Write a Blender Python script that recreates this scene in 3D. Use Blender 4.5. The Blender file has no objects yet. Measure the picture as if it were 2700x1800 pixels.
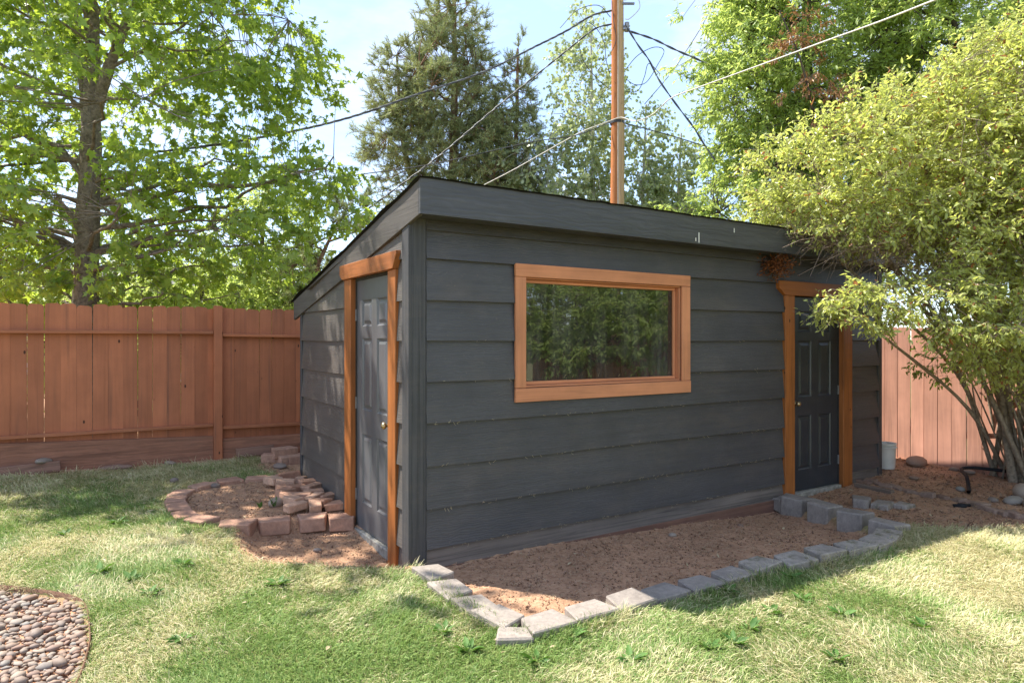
import bpy, bmesh, math, random
import numpy as np
from mathutils import Vector, Matrix

random.seed(7)
SC = bpy.context.scene
COL = SC.collection
R = math.radians

# ------------------------------------------------------------------ camera, sky, sun, exposure
cam_d = bpy.data.cameras.new('camera'); cam = bpy.data.objects.new('camera', cam_d); COL.objects.link(cam)
cam.location = (0, 0, 1.56); cam.rotation_euler = (R(90), 0, 0)
cam_d.sensor_width = 36; cam_d.lens = 36 * 1764 / 2700; cam_d.shift_y = -0.0019
cam_d.clip_start = 0.05; cam_d.clip_end = 800
SC.camera = cam
SUN_H = (-0.93, 0.37); SUN_EL = R(56)
l = math.hypot(*SUN_H)
SUN_V = Vector((SUN_H[0]/l*math.cos(SUN_EL), SUN_H[1]/l*math.cos(SUN_EL), math.sin(SUN_EL)))
sd = bpy.data.lights.new('sun', 'SUN'); sd.energy = 2.4; sd.angle = R(0.55); sd.color = (1, 0.95, 0.86)
so = bpy.data.objects.new('sun', sd); COL.objects.link(so); so.rotation_euler = SUN_V.to_track_quat('Z', 'Y').to_euler()
W = bpy.data.worlds.new('World'); SC.world = W; W.use_nodes = True
wn = W.node_tree; wn.nodes.clear()
def wnode(t, **k):
    n = wn.nodes.new(t)
    for a, b in k.items(): setattr(n, a, b)
    return n
sky = wnode('ShaderNodeTexSky', sky_type='NISHITA', sun_disc=False, sun_elevation=SUN_EL,
            sun_rotation=math.atan2(SUN_H[0], SUN_H[1]), altitude=1900, air_density=1.0, dust_density=0.1, ozone_density=1.6)
tc = wnode('ShaderNodeTexCoord'); mp = wnode('ShaderNodeMapping'); mp.inputs['Scale'].default_value = (1.3, 1.3, 3.2)
nz = wnode('ShaderNodeTexNoise'); nz.inputs['Scale'].default_value = 2.3; nz.inputs['Detail'].default_value = 8; nz.inputs['Roughness'].default_value = 0.62
rp = wnode('ShaderNodeValToRGB'); rp.color_ramp.elements[0].position = 0.44; rp.color_ramp.elements[1].position = 0.78
rp.color_ramp.elements[0].color = (0.0, 0.0, 0.0, 1); rp.color_ramp.elements[1].color = (0.85, 0.85, 0.85, 1)
mx = wnode('ShaderNodeMix', data_type='RGBA'); mx.inputs['B'].default_value = (1.75, 1.7, 1.65, 1)
bg = wnode('ShaderNodeBackground'); bg.inputs['Strength'].default_value = 0.15; wo = wnode('ShaderNodeOutputWorld')
L = wn.links.new
L(tc.outputs['Generated'], mp.inputs['Vector']); L(mp.outputs['Vector'], nz.inputs['Vector']); L(nz.outputs['Fac'], rp.inputs['Fac'])
L(rp.outputs['Color'], mx.inputs['Factor']); hzm = wnode('ShaderNodeMix', data_type='RGBA'); hzm.inputs['Factor'].default_value = 0.66; hzm.inputs['B'].default_value = (0.82, 1.0, 1.36, 1)   # thin high haze over the whole sky
L(sky.outputs['Color'], hzm.inputs['A']); L(hzm.outputs['Result'], mx.inputs['A']); L(mx.outputs['Result'], bg.inputs['Color']); L(bg.outputs['Background'], wo.inputs['Surface'])
SC.view_settings.view_transform = 'Standard'; SC.view_settings.look = 'None'; SC.view_settings.gamma = 1
SC.view_settings.exposure = 2.32
SC.render.engine = 'CYCLES'
cy = SC.cycles
cy.max_bounces = 8; cy.diffuse_bounces = 5; cy.glossy_bounces = 3; cy.transmission_bounces = 5; cy.transparent_max_bounces = 6
cy.caustics_reflective = False; cy.caustics_refractive = False; cy.sample_clamp_indirect = 6
cy.use_denoising = True
try:
    cy.denoiser = 'OPENIMAGEDENOISE'; cy.denoising_input_passes = 'RGB_ALBEDO_NORMAL'; cy.denoising_prefilter = 'ACCURATE'
except Exception: pass

# ------------------------------------------------------------------ materials
class NT:
    def __init__(s, name):
        s.m = bpy.data.materials.new(name); s.m.use_nodes = True; s.t = s.m.node_tree; s.t.nodes.clear()
        s.out = s.n('ShaderNodeOutputMaterial')
    def n(s, t, ins=None, **k):
        x = s.t.nodes.new(t)
        for a, b in k.items(): setattr(x, a, b)
        for a, b in (ins or {}).items(): s.i(x, a, b)
        return x
    def i(s, x, a, b):
        if hasattr(b, 'is_linked') or isinstance(b, bpy.types.NodeSocket): s.t.links.new(b, x.inputs[a])
        else: x.inputs[a].default_value = b
    def coord(s, scale=(1, 1, 1), rot=(0, 0, 0), kind='Object', rnd=0.0):
        c = s.n('ShaderNodeTexCoord').outputs[kind]
        if rnd:
            oi = s.n('ShaderNodeObjectInfo').outputs['Random']
            mu = s.n('ShaderNodeMath', {0: oi, 1: rnd}, operation='MULTIPLY').outputs[0]
            cb = s.n('ShaderNodeCombineXYZ', {0: mu, 1: mu, 2: mu}).outputs[0]
            c = s.n('ShaderNodeVectorMath', {0: c, 1: cb}, operation='ADD').outputs[0]
        return s.n('ShaderNodeMapping', {'Vector': c, 'Scale': scale, 'Rotation': rot}).outputs[0]
    def noise(s, vec, scale, detail=4, rough=0.55, dist=0.0):
        return s.n('ShaderNodeTexNoise', {'Vector': vec, 'Scale': scale, 'Detail': detail, 'Roughness': rough, 'Distortion': dist}).outputs['Fac']
    def ramp(s, fac, *st):
        r = s.n('ShaderNodeValToRGB', {'Fac': fac}); e = r.color_ramp.elements
        while len(e) < len(st): e.new(0.5)
        for k, (p, c) in enumerate(st):
            e[k].position = p; e[k].color = (c, c, c, 1) if isinstance(c, (int, float)) else (*c, 1)
        return r.outputs['Color']
    def mix(s, fac, a, b, blend='MIX'):
        x = s.n('ShaderNodeMix', data_type='RGBA', blend_type=blend)
        for k, v in (('Factor', fac), ('A', a), ('B', b)):
            if isinstance(v, tuple): v = (*v, 1)[:4]
            s.i(x, k, v)
        return x.outputs['Result']
    def bump(s, h, strength=0.4, dist=0.01, normal=None):
        d = {'Height': h, 'Strength': strength, 'Distance': dist}
        if normal is not None: d['Normal'] = normal
        return s.n('ShaderNodeBump', d).outputs['Normal']
    def pbr(s, col, rough=0.7, normal=None, spec=0.4, metal=0.0):
        d = {'Base Color': (*col, 1) if isinstance(col, tuple) else col, 'Roughness': rough, 'Specular IOR Level': spec, 'Metallic': metal}
        if normal is not None: d['Normal'] = normal
        return s.n('ShaderNodeBsdfPrincipled', d).outputs[0]
    def done(s, sh):
        s.t.links.new(sh, s.out.inputs['Surface']); return s.m

def wood(name, col, axis='x', var=0.35, rough=0.65, bump=0.5, col2=None, knots=False, dust=None, spec=0.35, grain=34.0, rnd=7.0, streak=None, kind='Object', bvar=0.06, wave=0):
    """painted or stained timber, grain running along one axis"""
    n = NT(name)
    sc = {'x': (1.1, grain, grain), 'y': (grain, 1.1, grain), 'z': (grain, grain, 1.1)}[axis]
    sf = {'x': (0.35, 7, 7), 'y': (7, 0.35, 7), 'z': (7, 7, 0.35)}[axis]
    v = n.coord(sc, rnd=rnd, kind=kind); g = n.noise(v, 1.0, 5, 0.6, 0.9)
    broad = n.noise(n.coord(sf, rnd=rnd, kind=kind), 1.0, 3, 0.5, 0.4)
    blot = n.noise(n.coord(rnd=rnd, kind=kind), 2.2, 4, 0.6)
    gr = n.ramp(g, (0.3, 1 - var), (0.5, 1.0), (0.72, 1 + var*0.6))
    c = n.mix(1.0, n.mix(n.ramp(broad, (0.25, 0.0), (0.75, 1.0)), col, col2 or tuple(x*0.86 for x in col)), gr, 'MULTIPLY')
    c = n.mix(1.0, c, n.ramp(blot, (0.3, 0.84), (0.7, 1.12)), 'MULTIPLY')
    oi = n.n('ShaderNodeObjectInfo').outputs['Random']
    c = n.mix(1.0, c, n.ramp(oi, (0.0, 1-bvar), (1.0, 1+bvar)), 'MULTIPLY')
    hw = g
    if wave:
        wv = n.n('ShaderNodeTexWave', {'Vector': n.coord({'x': (.28, .28, 1), 'y': (.28, .28, 1), 'z': (1, 1, .28)}[axis], rnd=rnd, kind=kind), 'Scale': wave, 'Distortion': 11.0, 'Detail': 3.0, 'Detail Scale': 1.6, 'Detail Roughness': 0.55}, wave_type='BANDS', bands_direction='X' if axis == 'z' else 'Z').outputs['Fac']
        c = n.mix(1.0, c, n.mix(n.ramp(blot, (0.4, 0.15), (0.62, 1.0)), (1, 1, 1), n.ramp(wv, (0.1, 0.86), (0.45, 1.0), (0.95, 1.07))), 'MULTIPLY'); hw = n.mix(0.35, g, wv)
    if knots:
        vo = n.n('ShaderNodeTexVoronoi', {'Vector': n.coord((6.5, 6.5, 3.4), rnd=rnd, kind=kind), 'Scale': 1.0, 'Randomness': 1.0})
        k = n.ramp(vo.outputs['Distance'], (0.05, 1.0), (0.085, 0.0))
        c = n.mix(k, c, tuple(x*0.16 for x in col))
    if streak:
        st = n.noise(n.coord((16, 16, 0.6), rnd=rnd, kind=kind), 1.0, 4, 0.6)
        c = n.mix(n.ramp(st, (0.56, 0.0), (0.75, 0.55)), c, streak)
    if dust:                                   # splashed soil and pollen specks clinging to the paint
        sp = n.noise(n.coord(kind=kind), 55, 3, 0.7)
        c = n.mix(n.ramp(sp, (0.63, 0.0), (0.72, 0.35)), c, dust)
        pz = n.noise(n.coord((1.4, 1.4, 3.5), kind=kind), 1.3, 5, 0.65)
        c = n.mix(n.ramp(pz, (0.5, 0.0), (0.8, 0.22)), c, dust)
    nr = n.bump(hw, bump, 0.004); nr = n.bump(broad, bump*0.5, 0.006, nr)
    return n.done(n.pbr(c, rough, nr, spec))

def leafmat(name, c1, c2, tr, mixf=0.42, rough=0.42, spec=0.45, c3=None):
    n = NT(name)
    t = n.n('ShaderNodeAttribute', attribute_name='tint').outputs['Fac']
    st = [(0.0, c1), (0.75, c2)] + ([(0.97, c2), (1.0, c3)] if c3 else [])
    c = n.ramp(t, *st)
    k = n.ramp(t, (0.0, tuple(x*0.8 for x in tr)), (0.8, tr), *([(0.97, tr), (1.0, c3)] if c3 else []))
    a = n.pbr(c, rough, None, spec); b = n.n('ShaderNodeBsdfTranslucent', {'Color': k}).outputs[0]
    return n.done(n.n('ShaderNodeMixShader', {0: mixf, 1: a, 2: b}).outputs[0])

def plain(name, col, rough=0.6, spec=0.4, metal=0.0, nscale=14, var=0.2, bump=0.2, bd=0.004, kind='Object', rnd=3.0):
    n = NT(name); v = n.coord(rnd=rnd, kind=kind); f = n.noise(v, nscale, 5, 0.62)
    c = n.mix(1.0, col, n.ramp(f, (0.3, 1-var), (0.7, 1+var)), 'MULTIPLY')
    return n.done(n.pbr(c, rough, n.bump(f, bump, bd), spec, metal))

def masonry(name, c1, c2, moss=None, sc=1.0, top=0.0):
    n = NT(name); v = n.coord(rnd=9.0); oi = n.n('ShaderNodeObjectInfo').outputs['Random']
    f = n.noise(v, 28*sc, 6, 0.65); b = n.noise(v, 6*sc, 4, 0.6); sp = n.noise(v, 120*sc, 2, 0.5)
    c = n.mix(oi, c1, c2)
    c = n.mix(1.0, c, n.ramp(f, (0.3, 0.78), (0.7, 1.16)), 'MULTIPLY')
    c = n.mix(1.0, c, n.ramp(b, (0.35, 0.82), (0.65, 1.1)), 'MULTIPLY')
    c = n.mix(n.ramp(sp, (0.62, 0.0), (0.7, 0.45)), c, tuple(x*0.35 for x in c1))
    if moss: c = n.mix(n.ramp(n.noise(v, 9, 5, 0.7), (0.52, 0.0), (0.66, 0.75)), c, moss)
    return n.done(n.pbr(c, 0.92, n.bump(f, 0.55, 0.008, n.bump(sp, 0.4, 0.003)), 0.2))

DUST = (0.20, 0.15, 0.11)
MT = {}
SID = (0.072, 0.068, 0.070)
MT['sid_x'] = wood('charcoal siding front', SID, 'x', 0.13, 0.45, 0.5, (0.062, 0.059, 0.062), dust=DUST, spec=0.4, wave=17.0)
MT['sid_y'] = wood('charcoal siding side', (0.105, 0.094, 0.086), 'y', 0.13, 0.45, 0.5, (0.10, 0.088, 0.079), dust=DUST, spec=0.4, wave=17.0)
MT['post'] = wood('charcoal corner post', (0.062, 0.060, 0.062), 'z', 0.4, 0.6, 0.8, dust=DUST, grain=60)
MT['fascia'] = wood('charcoal fascia', (0.066, 0.064, 0.067), 'x', 0.3, 0.45, 0.6, (0.054, 0.053, 0.057), spec=0.5, grain=30, wave=7.0)
MT['rake'] = wood('charcoal rake board', (0.10, 0.088, 0.079), 'y', 0.35, 0.55, 0.6)
MT['strip'] = wood('weathered bottom siding', (0.21, 0.165, 0.135), 'x', 0.5, 0.85, 0.8, (0.11, 0.095, 0.085), dust=DUST)
MT['skirt'] = wood('red brown skirt board', (0.20, 0.10, 0.068), 'x', 0.35, 0.85, 0.6, (0.14, 0.075, 0.055), dust=DUST)
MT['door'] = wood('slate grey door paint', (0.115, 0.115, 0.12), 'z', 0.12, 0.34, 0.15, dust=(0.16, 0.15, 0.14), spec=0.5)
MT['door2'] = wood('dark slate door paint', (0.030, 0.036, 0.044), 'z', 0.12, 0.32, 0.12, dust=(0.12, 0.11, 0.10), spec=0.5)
MT['trim_w'] = wood('orange tan window casing', (0.60, 0.245, 0.118), 'x', 0.16, 0.6, 0.5, (0.54, 0.215, 0.10))
MT['trim_wz'] = wood('orange tan window casing upright', (0.60, 0.245, 0.118), 'z', 0.16, 0.6, 0.5, (0.54, 0.215, 0.10))
MT['trim_d'] = wood('stained cedar upright', (0.36, 0.125, 0.032), 'z', 0.42, 0.5, 0.35, (0.27, 0.085, 0.022), knots=True, grain=22)
MT['trim_h'] = wood('stained cedar header', (0.34, 0.115, 0.034), 'y', 0.35, 0.5, 0.35, (0.26, 0.085, 0.024), grain=22)
MT['trim_hx'] = wood('stained cedar header front', (0.36, 0.115, 0.022), 'x', 0.35, 0.5, 0.35, (0.26, 0.08, 0.016), grain=22)
MT['fence'] = wood('brown fence paint', (0.41, 0.142, 0.066), 'z', 0.12, 0.72, 0.35, (0.40, 0.137, 0.060), knots=True, bvar=0.13, streak=(0.11, 0.06, 0.042), grain=26)
MT['fence_x'] = wood('brown fence rail paint', (0.43, 0.15, 0.066), 'x', 0.22, 0.75, 0.4, (0.36, 0.125, 0.056), dust=(0.26, 0.2, 0.15))
MT['kick'] = wood('brown kickboard paint', (0.36, 0.16, 0.095), 'x', 0.4, 0.85, 0.8, (0.28, 0.125, 0.075), dust=DUST, grain=24, wave=8.0)
MT['fence_r'] = wood('faded pink brown fence', (0.50, 0.255, 0.18), 'z', 0.18, 0.85, 0.5, (0.43, 0.21, 0.145), streak=(0.2, 0.11, 0.08), grain=24, bvar=0.12)
MT['scrap'] = wood('weathered scrap wood', (0.30, 0.16, 0.11), 'x', 0.5, 0.9, 0.8, (0.22, 0.12, 0.085), grain=40)
MT['timber'] = wood('grey old timber', (0.22, 0.16, 0.12), 'x', 0.5, 0.9, 0.8, grain=30)
MT['dark'] = plain('shed inside boards', (0.05, 0.045, 0.04), 0.9, 0.1)
MT['roofing'] = plain('black rolled roofing', (0.022, 0.022, 0.024), 0.85, 0.25, nscale=60, bump=0.5)
MT['brass'] = plain('aged brass knob', (0.42, 0.32, 0.17), 0.3, 0.5, 0.9, var=0.15, bump=0.05)
MT['steel'] = plain('painted steel hinge', (0.22, 0.22, 0.22), 0.45, 0.5, 0.6)
MT['sill'] = plain('worn pale sill', (0.30, 0.28, 0.24), 0.7, 0.3, var=0.5, nscale=22)
MT['block'] = masonry('grey concrete block', (0.315, 0.268, 0.228), (0.265, 0.228, 0.197))
MT['block_m'] = masonry('mossy concrete block', (0.36, 0.305, 0.255), (0.30, 0.26, 0.22), moss=(0.10, 0.09, 0.035))
MT['redblock'] = masonry('red brown concrete block', (0.45, 0.265, 0.185), (0.39, 0.22, 0.15))
MT['brick'] = masonry('old red brick', (0.42, 0.225, 0.145), (0.50, 0.315, 0.22), sc=1.3)
MT['oldbrick'] = masonry('dusty old brick', (0.26, 0.165, 0.12), (0.32, 0.22, 0.165), sc=1.3)
MT['bucket'] = plain('dirty white plastic', (0.66, 0.64, 0.58), 0.4, 0.4, var=0.12, nscale=5, bump=0.05)
MT['hose'] = plain('black rubber hose', (0.022, 0.022, 0.024), 0.75, 0.15)
MT['cable'] = plain('black cable sheath', (0.045, 0.045, 0.05), 0.5, 0.4)
MT['cable_g'] = plain('grey twisted cable', (0.13, 0.13, 0.135), 0.5, 0.4)
MT['cable_w'] = plain('pale cable sheath', (0.60, 0.56, 0.50), 0.5, 0.4)
MT['edging'] = plain('rusty metal edging', (0.14, 0.07, 0.04), 0.8, 0.3, nscale=40, var=0.45)
MT['ceramic'] = plain('grey insulator', (0.30, 0.30, 0.32), 0.35, 0.5)
MT['house'] = plain('pale house siding', (0.72, 0.70, 0.66), 0.7, 0.3, var=0.05)
MT['shingle'] = plain('grey roof shingles', (0.16, 0.15, 0.145), 0.9, 0.2, nscale=20)
MT['nest'] = plain('dry red brown leaves', (0.17, 0.06, 0.022), 0.9, 0.1)
MT['twig'] = plain('dead grey brown twigs', (0.27, 0.20, 0.155), 0.9, 0.1, nscale=30)
MT['bark_m'] = plain('maple bark', (0.25, 0.205, 0.17), 0.95, 0.1, nscale=22, var=0.5, bump=1.0, bd=0.03)
MT['bark_p'] = plain('pine bark', (0.20, 0.115, 0.075), 0.95, 0.1, nscale=9, var=0.5, bump=0.8, bd=0.03)
MT['bark_a'] = plain('aspen bark', (0.52, 0.50, 0.44), 0.85, 0.2, nscale=5, var=0.25)
MT['bark_b'] = plain('shrub bark', (0.27, 0.215, 0.155), 0.9, 0.15, nscale=26, var=0.45, bump=0.8, bd=0.012)
MT['bark_d'] = plain('dark tree bark', (0.10, 0.08, 0.065), 0.95, 0.1, nscale=10, var=0.4)
MT['soilbit'] = plain('soil crumbs', (0.46, 0.25, 0.15), 0.95, 0.1, nscale=8, var=0.35, kind='Generated')
MT['crumb'] = leafmat('soil crumb colours', (0.20, 0.115, 0.075), (0.46, 0.295, 0.20), (0.4, 0.24, 0.15), 0.02, 0.95, 0.1)
MT['litter'] = leafmat('brown leaf litter', (0.10, 0.06, 0.04), (0.32, 0.22, 0.14), (0.2, 0.13, 0.07), 0.1, 0.8, 0.2)
MT['straw'] = leafmat('dry stalks', (0.40, 0.30, 0.17), (0.56, 0.46, 0.29), (0.5, 0.4, 0.22), 0.2)
MT['lf_maple'] = leafmat('maple leaves', (0.10, 0.19, 0.05), (0.23, 0.34, 0.075), (0.54, 0.68, 0.07), 0.50)
MT['lf_bush'] = leafmat('shrub leaves', (0.29, 0.35, 0.11), (0.58, 0.62, 0.21), (0.70, 0.75, 0.16), 0.5, 0.32, 0.65, c3=(0.40, 0.16, 0.05))
MT['lf_right'] = leafmat('bright green leaves', (0.24, 0.34, 0.105), (0.43, 0.54, 0.17), (0.66, 0.78, 0.18), 0.54)
MT['lf_dead'] = leafmat('dead orange leaves', (0.30, 0.15, 0.06), (0.42, 0.22, 0.10), (0.4, 0.2, 0.08), 0.3)
MT['lf_aspen'] = leafmat('aspen leaves', (0.20, 0.26, 0.14), (0.42, 0.48, 0.26), (0.52, 0.60, 0.24), 0.42, 0.4, 0.5)
MT['lf_pine'] = leafmat('pine needles', (0.18, 0.225, 0.105), (0.40, 0.44, 0.21), (0.36, 0.41, 0.14), 0.3, 0.5, 0.3)
MT['lf_dark'] = leafmat('dark green leaves', (0.08, 0.15, 0.04), (0.16, 0.26, 0.06), (0.34, 0.48, 0.06), 0.4)
MT['lf_weed'] = leafmat('weed leaves', (0.05, 0.12, 0.025), (0.10, 0.20, 0.04), (0.16, 0.30, 0.03), 0.25, 0.6, 0.25)
def grassmat():
    n = NT('lawn grass blades')
    t = n.n('ShaderNodeAttribute', attribute_name='tint').outputs['Fac']
    c = n.ramp(t, (0.0, (0.13, 0.235, 0.055)), (0.42, (0.28, 0.375, 0.105)), (0.58, (0.50, 0.465, 0.23)), (1.0, (0.72, 0.64, 0.41)))
    return n.done(n.n('ShaderNodeMixShader', {0: 0.3, 1: n.pbr(c, 0.55, None, 0.3), 2: n.n('ShaderNodeBsdfTranslucent', {'Color': c}).outputs[0]}).outputs[0])
MT['grass'] = grassmat()
def groundmat():
    n = NT('ground soil and thatch')
    m = n.n('ShaderNodeAttribute', attribute_name='soil').outputs['Fac']
    v = n.coord(); a = n.noise(v, 3.0, 6, 0.65); b = n.noise(v, 26, 6, 0.7); d = n.noise(v, 110, 3, 0.6)
    soil = n.ramp(b, (0.28, (0.27, 0.145, 0.085)), (0.5, (0.44, 0.255, 0.155)), (0.72, (0.55, 0.35, 0.225)))
    soil = n.mix(1.0, soil, n.ramp(a, (0.3, 0.80), (0.7, 1.16)), 'MULTIPLY')
    soil = n.mix(n.ramp(d, (0.64, 0.0), (0.72, 0.5)), soil, (0.32, 0.21, 0.14))
    th = n.ramp(b, (0.3, (0.13, 0.13, 0.055)), (0.6, (0.30, 0.265, 0.125)), (0.8, (0.42, 0.35, 0.19)))
    c = n.mix(m, th, soil)
    h = n.mix(0.5, b, d)
    return n.done(n.pbr(c, 0.97, n.bump(h, 0.9, 0.018), 0.1))
MT['ground'] = groundmat()
def polemat():
    n = NT('weathered utility pole')
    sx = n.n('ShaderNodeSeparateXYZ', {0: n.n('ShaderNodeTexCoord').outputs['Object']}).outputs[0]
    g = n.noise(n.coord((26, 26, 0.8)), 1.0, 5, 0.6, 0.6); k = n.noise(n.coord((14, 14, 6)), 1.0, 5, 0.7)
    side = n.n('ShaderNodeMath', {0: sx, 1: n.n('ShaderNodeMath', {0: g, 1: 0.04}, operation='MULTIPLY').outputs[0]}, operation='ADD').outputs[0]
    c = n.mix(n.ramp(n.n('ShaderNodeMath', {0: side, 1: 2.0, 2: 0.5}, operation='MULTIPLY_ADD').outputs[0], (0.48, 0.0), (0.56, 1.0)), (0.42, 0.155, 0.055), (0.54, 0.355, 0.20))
    c = n.mix(1.0, c, n.ramp(g, (0.3, 0.7), (0.7, 1.2)), 'MULTIPLY')
    c = n.mix(n.ramp(k, (0.60, 0.0), (0.72, 0.8)), c, (0.10, 0.045, 0.02))
    return n.done(n.pbr(c, 0.85, n.bump(g, 0.6, 0.01), 0.2))
MT['pole'] = polemat()
def glassmat():
    n = NT('dusty window glass')
    v = n.coord((1, 1, 1)); dn = n.noise(n.coord((2.2, 1, 0.8)), 1.6, 6, 0.7); st = n.noise(n.coord((22, 1, 0.9)), 1.0, 4, 0.6)
    fr = n.n('ShaderNodeFresnel', {'IOR': 1.9}).outputs[0]
    gl = n.n('ShaderNodeBsdfGlossy', {'Color': (0.95, 0.97, 0.95, 1), 'Roughness': 0.012}).outputs[0]
    tr = n.n('ShaderNodeBsdfTransparent', {'Color': (0.72, 0.74, 0.72, 1)}).outputs[0]
    a = n.n('ShaderNodeMixShader', {0: n.n('ShaderNodeMath', {0: fr, 1: 1.05}, operation='MULTIPLY').outputs[0], 1: tr, 2: gl}).outputs[0]
    du = n.n('ShaderNodeBsdfDiffuse', {'Color': (0.45, 0.43, 0.40, 1)}).outputs[0]
    f = n.mix(1.0, n.ramp(dn, (0.40, 0.02), (0.72, 0.13)), n.ramp(st, (0.35, 0.5), (0.75, 1.5)), 'MULTIPLY')
    return n.done(n.n('ShaderNodeMixShader', {0: f, 1: a, 2: du}).outputs[0])
MT['glass'] = glassmat()
def pebblemat(name, stops):
    n = NT(name); oi = n.n('ShaderNodeObjectInfo').outputs['Random']
    t = n.n('ShaderNodeAttribute', attribute_name='tint').outputs['Fac']
    r = n.n('ShaderNodeMath', {0: oi, 1: t}, operation='ADD').outputs[0]; r = n.n('ShaderNodeMath', {0: r}, operation='FRACT').outputs[0]
    c = n.ramp(r, *stops); f = n.noise(n.coord(rnd=5.0), 30, 5, 0.6)
    c = n.mix(1.0, c, n.ramp(f, (0.3, 0.82), (0.7, 1.14)), 'MULTIPLY')
    return n.done(n.pbr(c, 0.7, n.bump(f, 0.25, 0.004), 0.35))
MT['pebble'] = pebblemat('river pebbles', [(0.0, (0.23, 0.145, 0.10)), (0.25, (0.29, 0.205, 0.15)), (0.45, (0.18, 0.14, 0.115)), (0.6, (0.34, 0.26, 0.195)), (0.8, (0.22, 0.20, 0.175)), (1.0, (0.25, 0.14, 0.095))])

# ------------------------------------------------------------------ mesh helpers
def link(name, me, mat=None, parent=None, kind=None):
    o = bpy.data.objects.new(name, me); COL.objects.link(o)
    if mat is not None and me is not None and not me.materials: me.materials.append(MT[mat] if isinstance(mat, str) else mat)
    if parent is not None: o.parent = parent
    if kind: o['kind'] = kind
    return o
def tag(o, label, cat, group=None):
    o['label'] = label; o['category'] = cat
    if group: o['group'] = group
    return o
def empty(name, loc=(0, 0, 0), rz=0, parent=None):
    o = bpy.data.objects.new(name, None); COL.objects.link(o); o.location = loc; o.rotation_euler = (0, 0, rz); o.empty_display_size = 0.2
    if parent is not None: o.parent = parent
    return o
def np_mesh(name, V, F, tint=None, smooth=False):
    me = bpy.data.meshes.new(name); V = np.ascontiguousarray(V, np.float32); F = np.ascontiguousarray(F, np.int32)
    m, k = F.shape
    me.vertices.add(len(V)); me.vertices.foreach_set('co', V.ravel())
    me.loops.add(m*k); me.loops.foreach_set('vertex_index', F.ravel())
    me.polygons.add(m); me.polygons.foreach_set('loop_start', np.arange(0, m*k, k, dtype=np.int32))
    if smooth: me.polygons.foreach_set('use_smooth', np.ones(m, dtype=bool))
    if tint is not None:
        at = me.attributes.new('tint', 'FLOAT', 'POINT'); at.data.foreach_set('value', np.ascontiguousarray(tint, np.float32))
    me.update(calc_edges=True); return me
class MB:
    def __init__(s): s.v = []; s.f = []
    def add(s, vs, fs):
        b = len(s.v); s.v += [tuple(v) for v in vs]; s.f += [tuple(b+i for i in f) for f in fs]; return s
    def box(s, x0, x1, y0, y1, z0, z1):
        return s.add([(x, y, z) for z in (z0, z1) for y in (y0, y1) for x in (x0, x1)],
                     [(0, 2, 3, 1), (4, 5, 7, 6), (0, 1, 5, 4), (2, 6, 7, 3), (0, 4, 6, 2), (1, 3, 7, 5)])
    def prism(s, poly, fn):
        """poly: 2-D outline; fn(u, v, k) -> 3-D point for k = 0 / 1"""
        n = len(poly); vs = [fn(u, v, 0) for u, v in poly] + [fn(u, v, 1) for u, v in poly]
        return s.add(vs, [tuple(range(n))[::-1], tuple(range(n, 2*n))] + [(i, (i+1) % n, n+(i+1) % n, n+i) for i in range(n)])
    def lathe(s, prof, n=16, axis='z', o=(0, 0, 0)):
        vs = []; k = len(prof)
        for i in range(n):
            a = 2*math.pi*i/n
            for r, h in prof:
                p = (r*math.cos(a), r*math.sin(a), h)
                if axis == 'x': p = (h, r*math.cos(a), r*math.sin(a))
                if axis == 'y': p = (r*math.cos(a), h, r*math.sin(a))
                vs.append((p[0]+o[0], p[1]+o[1], p[2]+o[2]))
        return s.add(vs, [(i*k+j, ((i+1) % n)*k+j, ((i+1) % n)*k+j+1, i*k+j+1) for i in range(n) for j in range(k-1)])
    def mesh(s, name, bevel=0.0, smooth=False, jit=0.0, rng=random, seg=1):
        bm = bmesh.new(); vv = [bm.verts.new((v[0]+rng.uniform(-jit, jit), v[1]+rng.uniform(-jit, jit), v[2]+rng.uniform(-jit, jit))) for v in s.v]
        for f in s.f:
            try: bm.faces.new([vv[i] for i in f])
            except ValueError: pass
        bmesh.ops.recalc_face_normals(bm, faces=bm.faces)
        if bevel: bmesh.ops.bevel(bm, geom=list(bm.edges), offset=bevel, segments=seg, affect='EDGES', clamp_overlap=True)
        me = bpy.data.meshes.new(name); bm.to_mesh(me); bm.free()
        if smooth: me.polygons.foreach_set('use_smooth', [True]*len(me.polygons))
        return me
def vnoise(x, y, seed=0):
    x = np.asarray(x, float); y = np.asarray(y, float)
    xi = np.floor(x).astype(np.int64); yi = np.floor(y).astype(np.int64); fx = x-xi; fy = y-yi
    fx = fx*fx*(3-2*fx); fy = fy*fy*(3-2*fy)
    def h(a, b):
        n = (a*374761393 + b*668265263 + seed*974711) & 0x7fffffff
        n = ((n ^ (n >> 13))*1274126177) & 0x7fffffff
        return ((n ^ (n >> 16)) & 0xffff)/65535.0
    return (h(xi, yi)*(1-fx)+h(xi+1, yi)*fx)*(1-fy)+(h(xi, yi+1)*(1-fx)+h(xi+1, yi+1)*fx)*fy
def fbm(x, y, seed=0, o=4):
    r = 0; a = 0.5
    for k in range(o): r = r+a*vnoise(x*2**k, y*2**k, seed+k); a *= 0.5
    return r
def nrm(a): return a/np.maximum(np.linalg.norm(a, axis=-1, keepdims=True), 1e-9)
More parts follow.
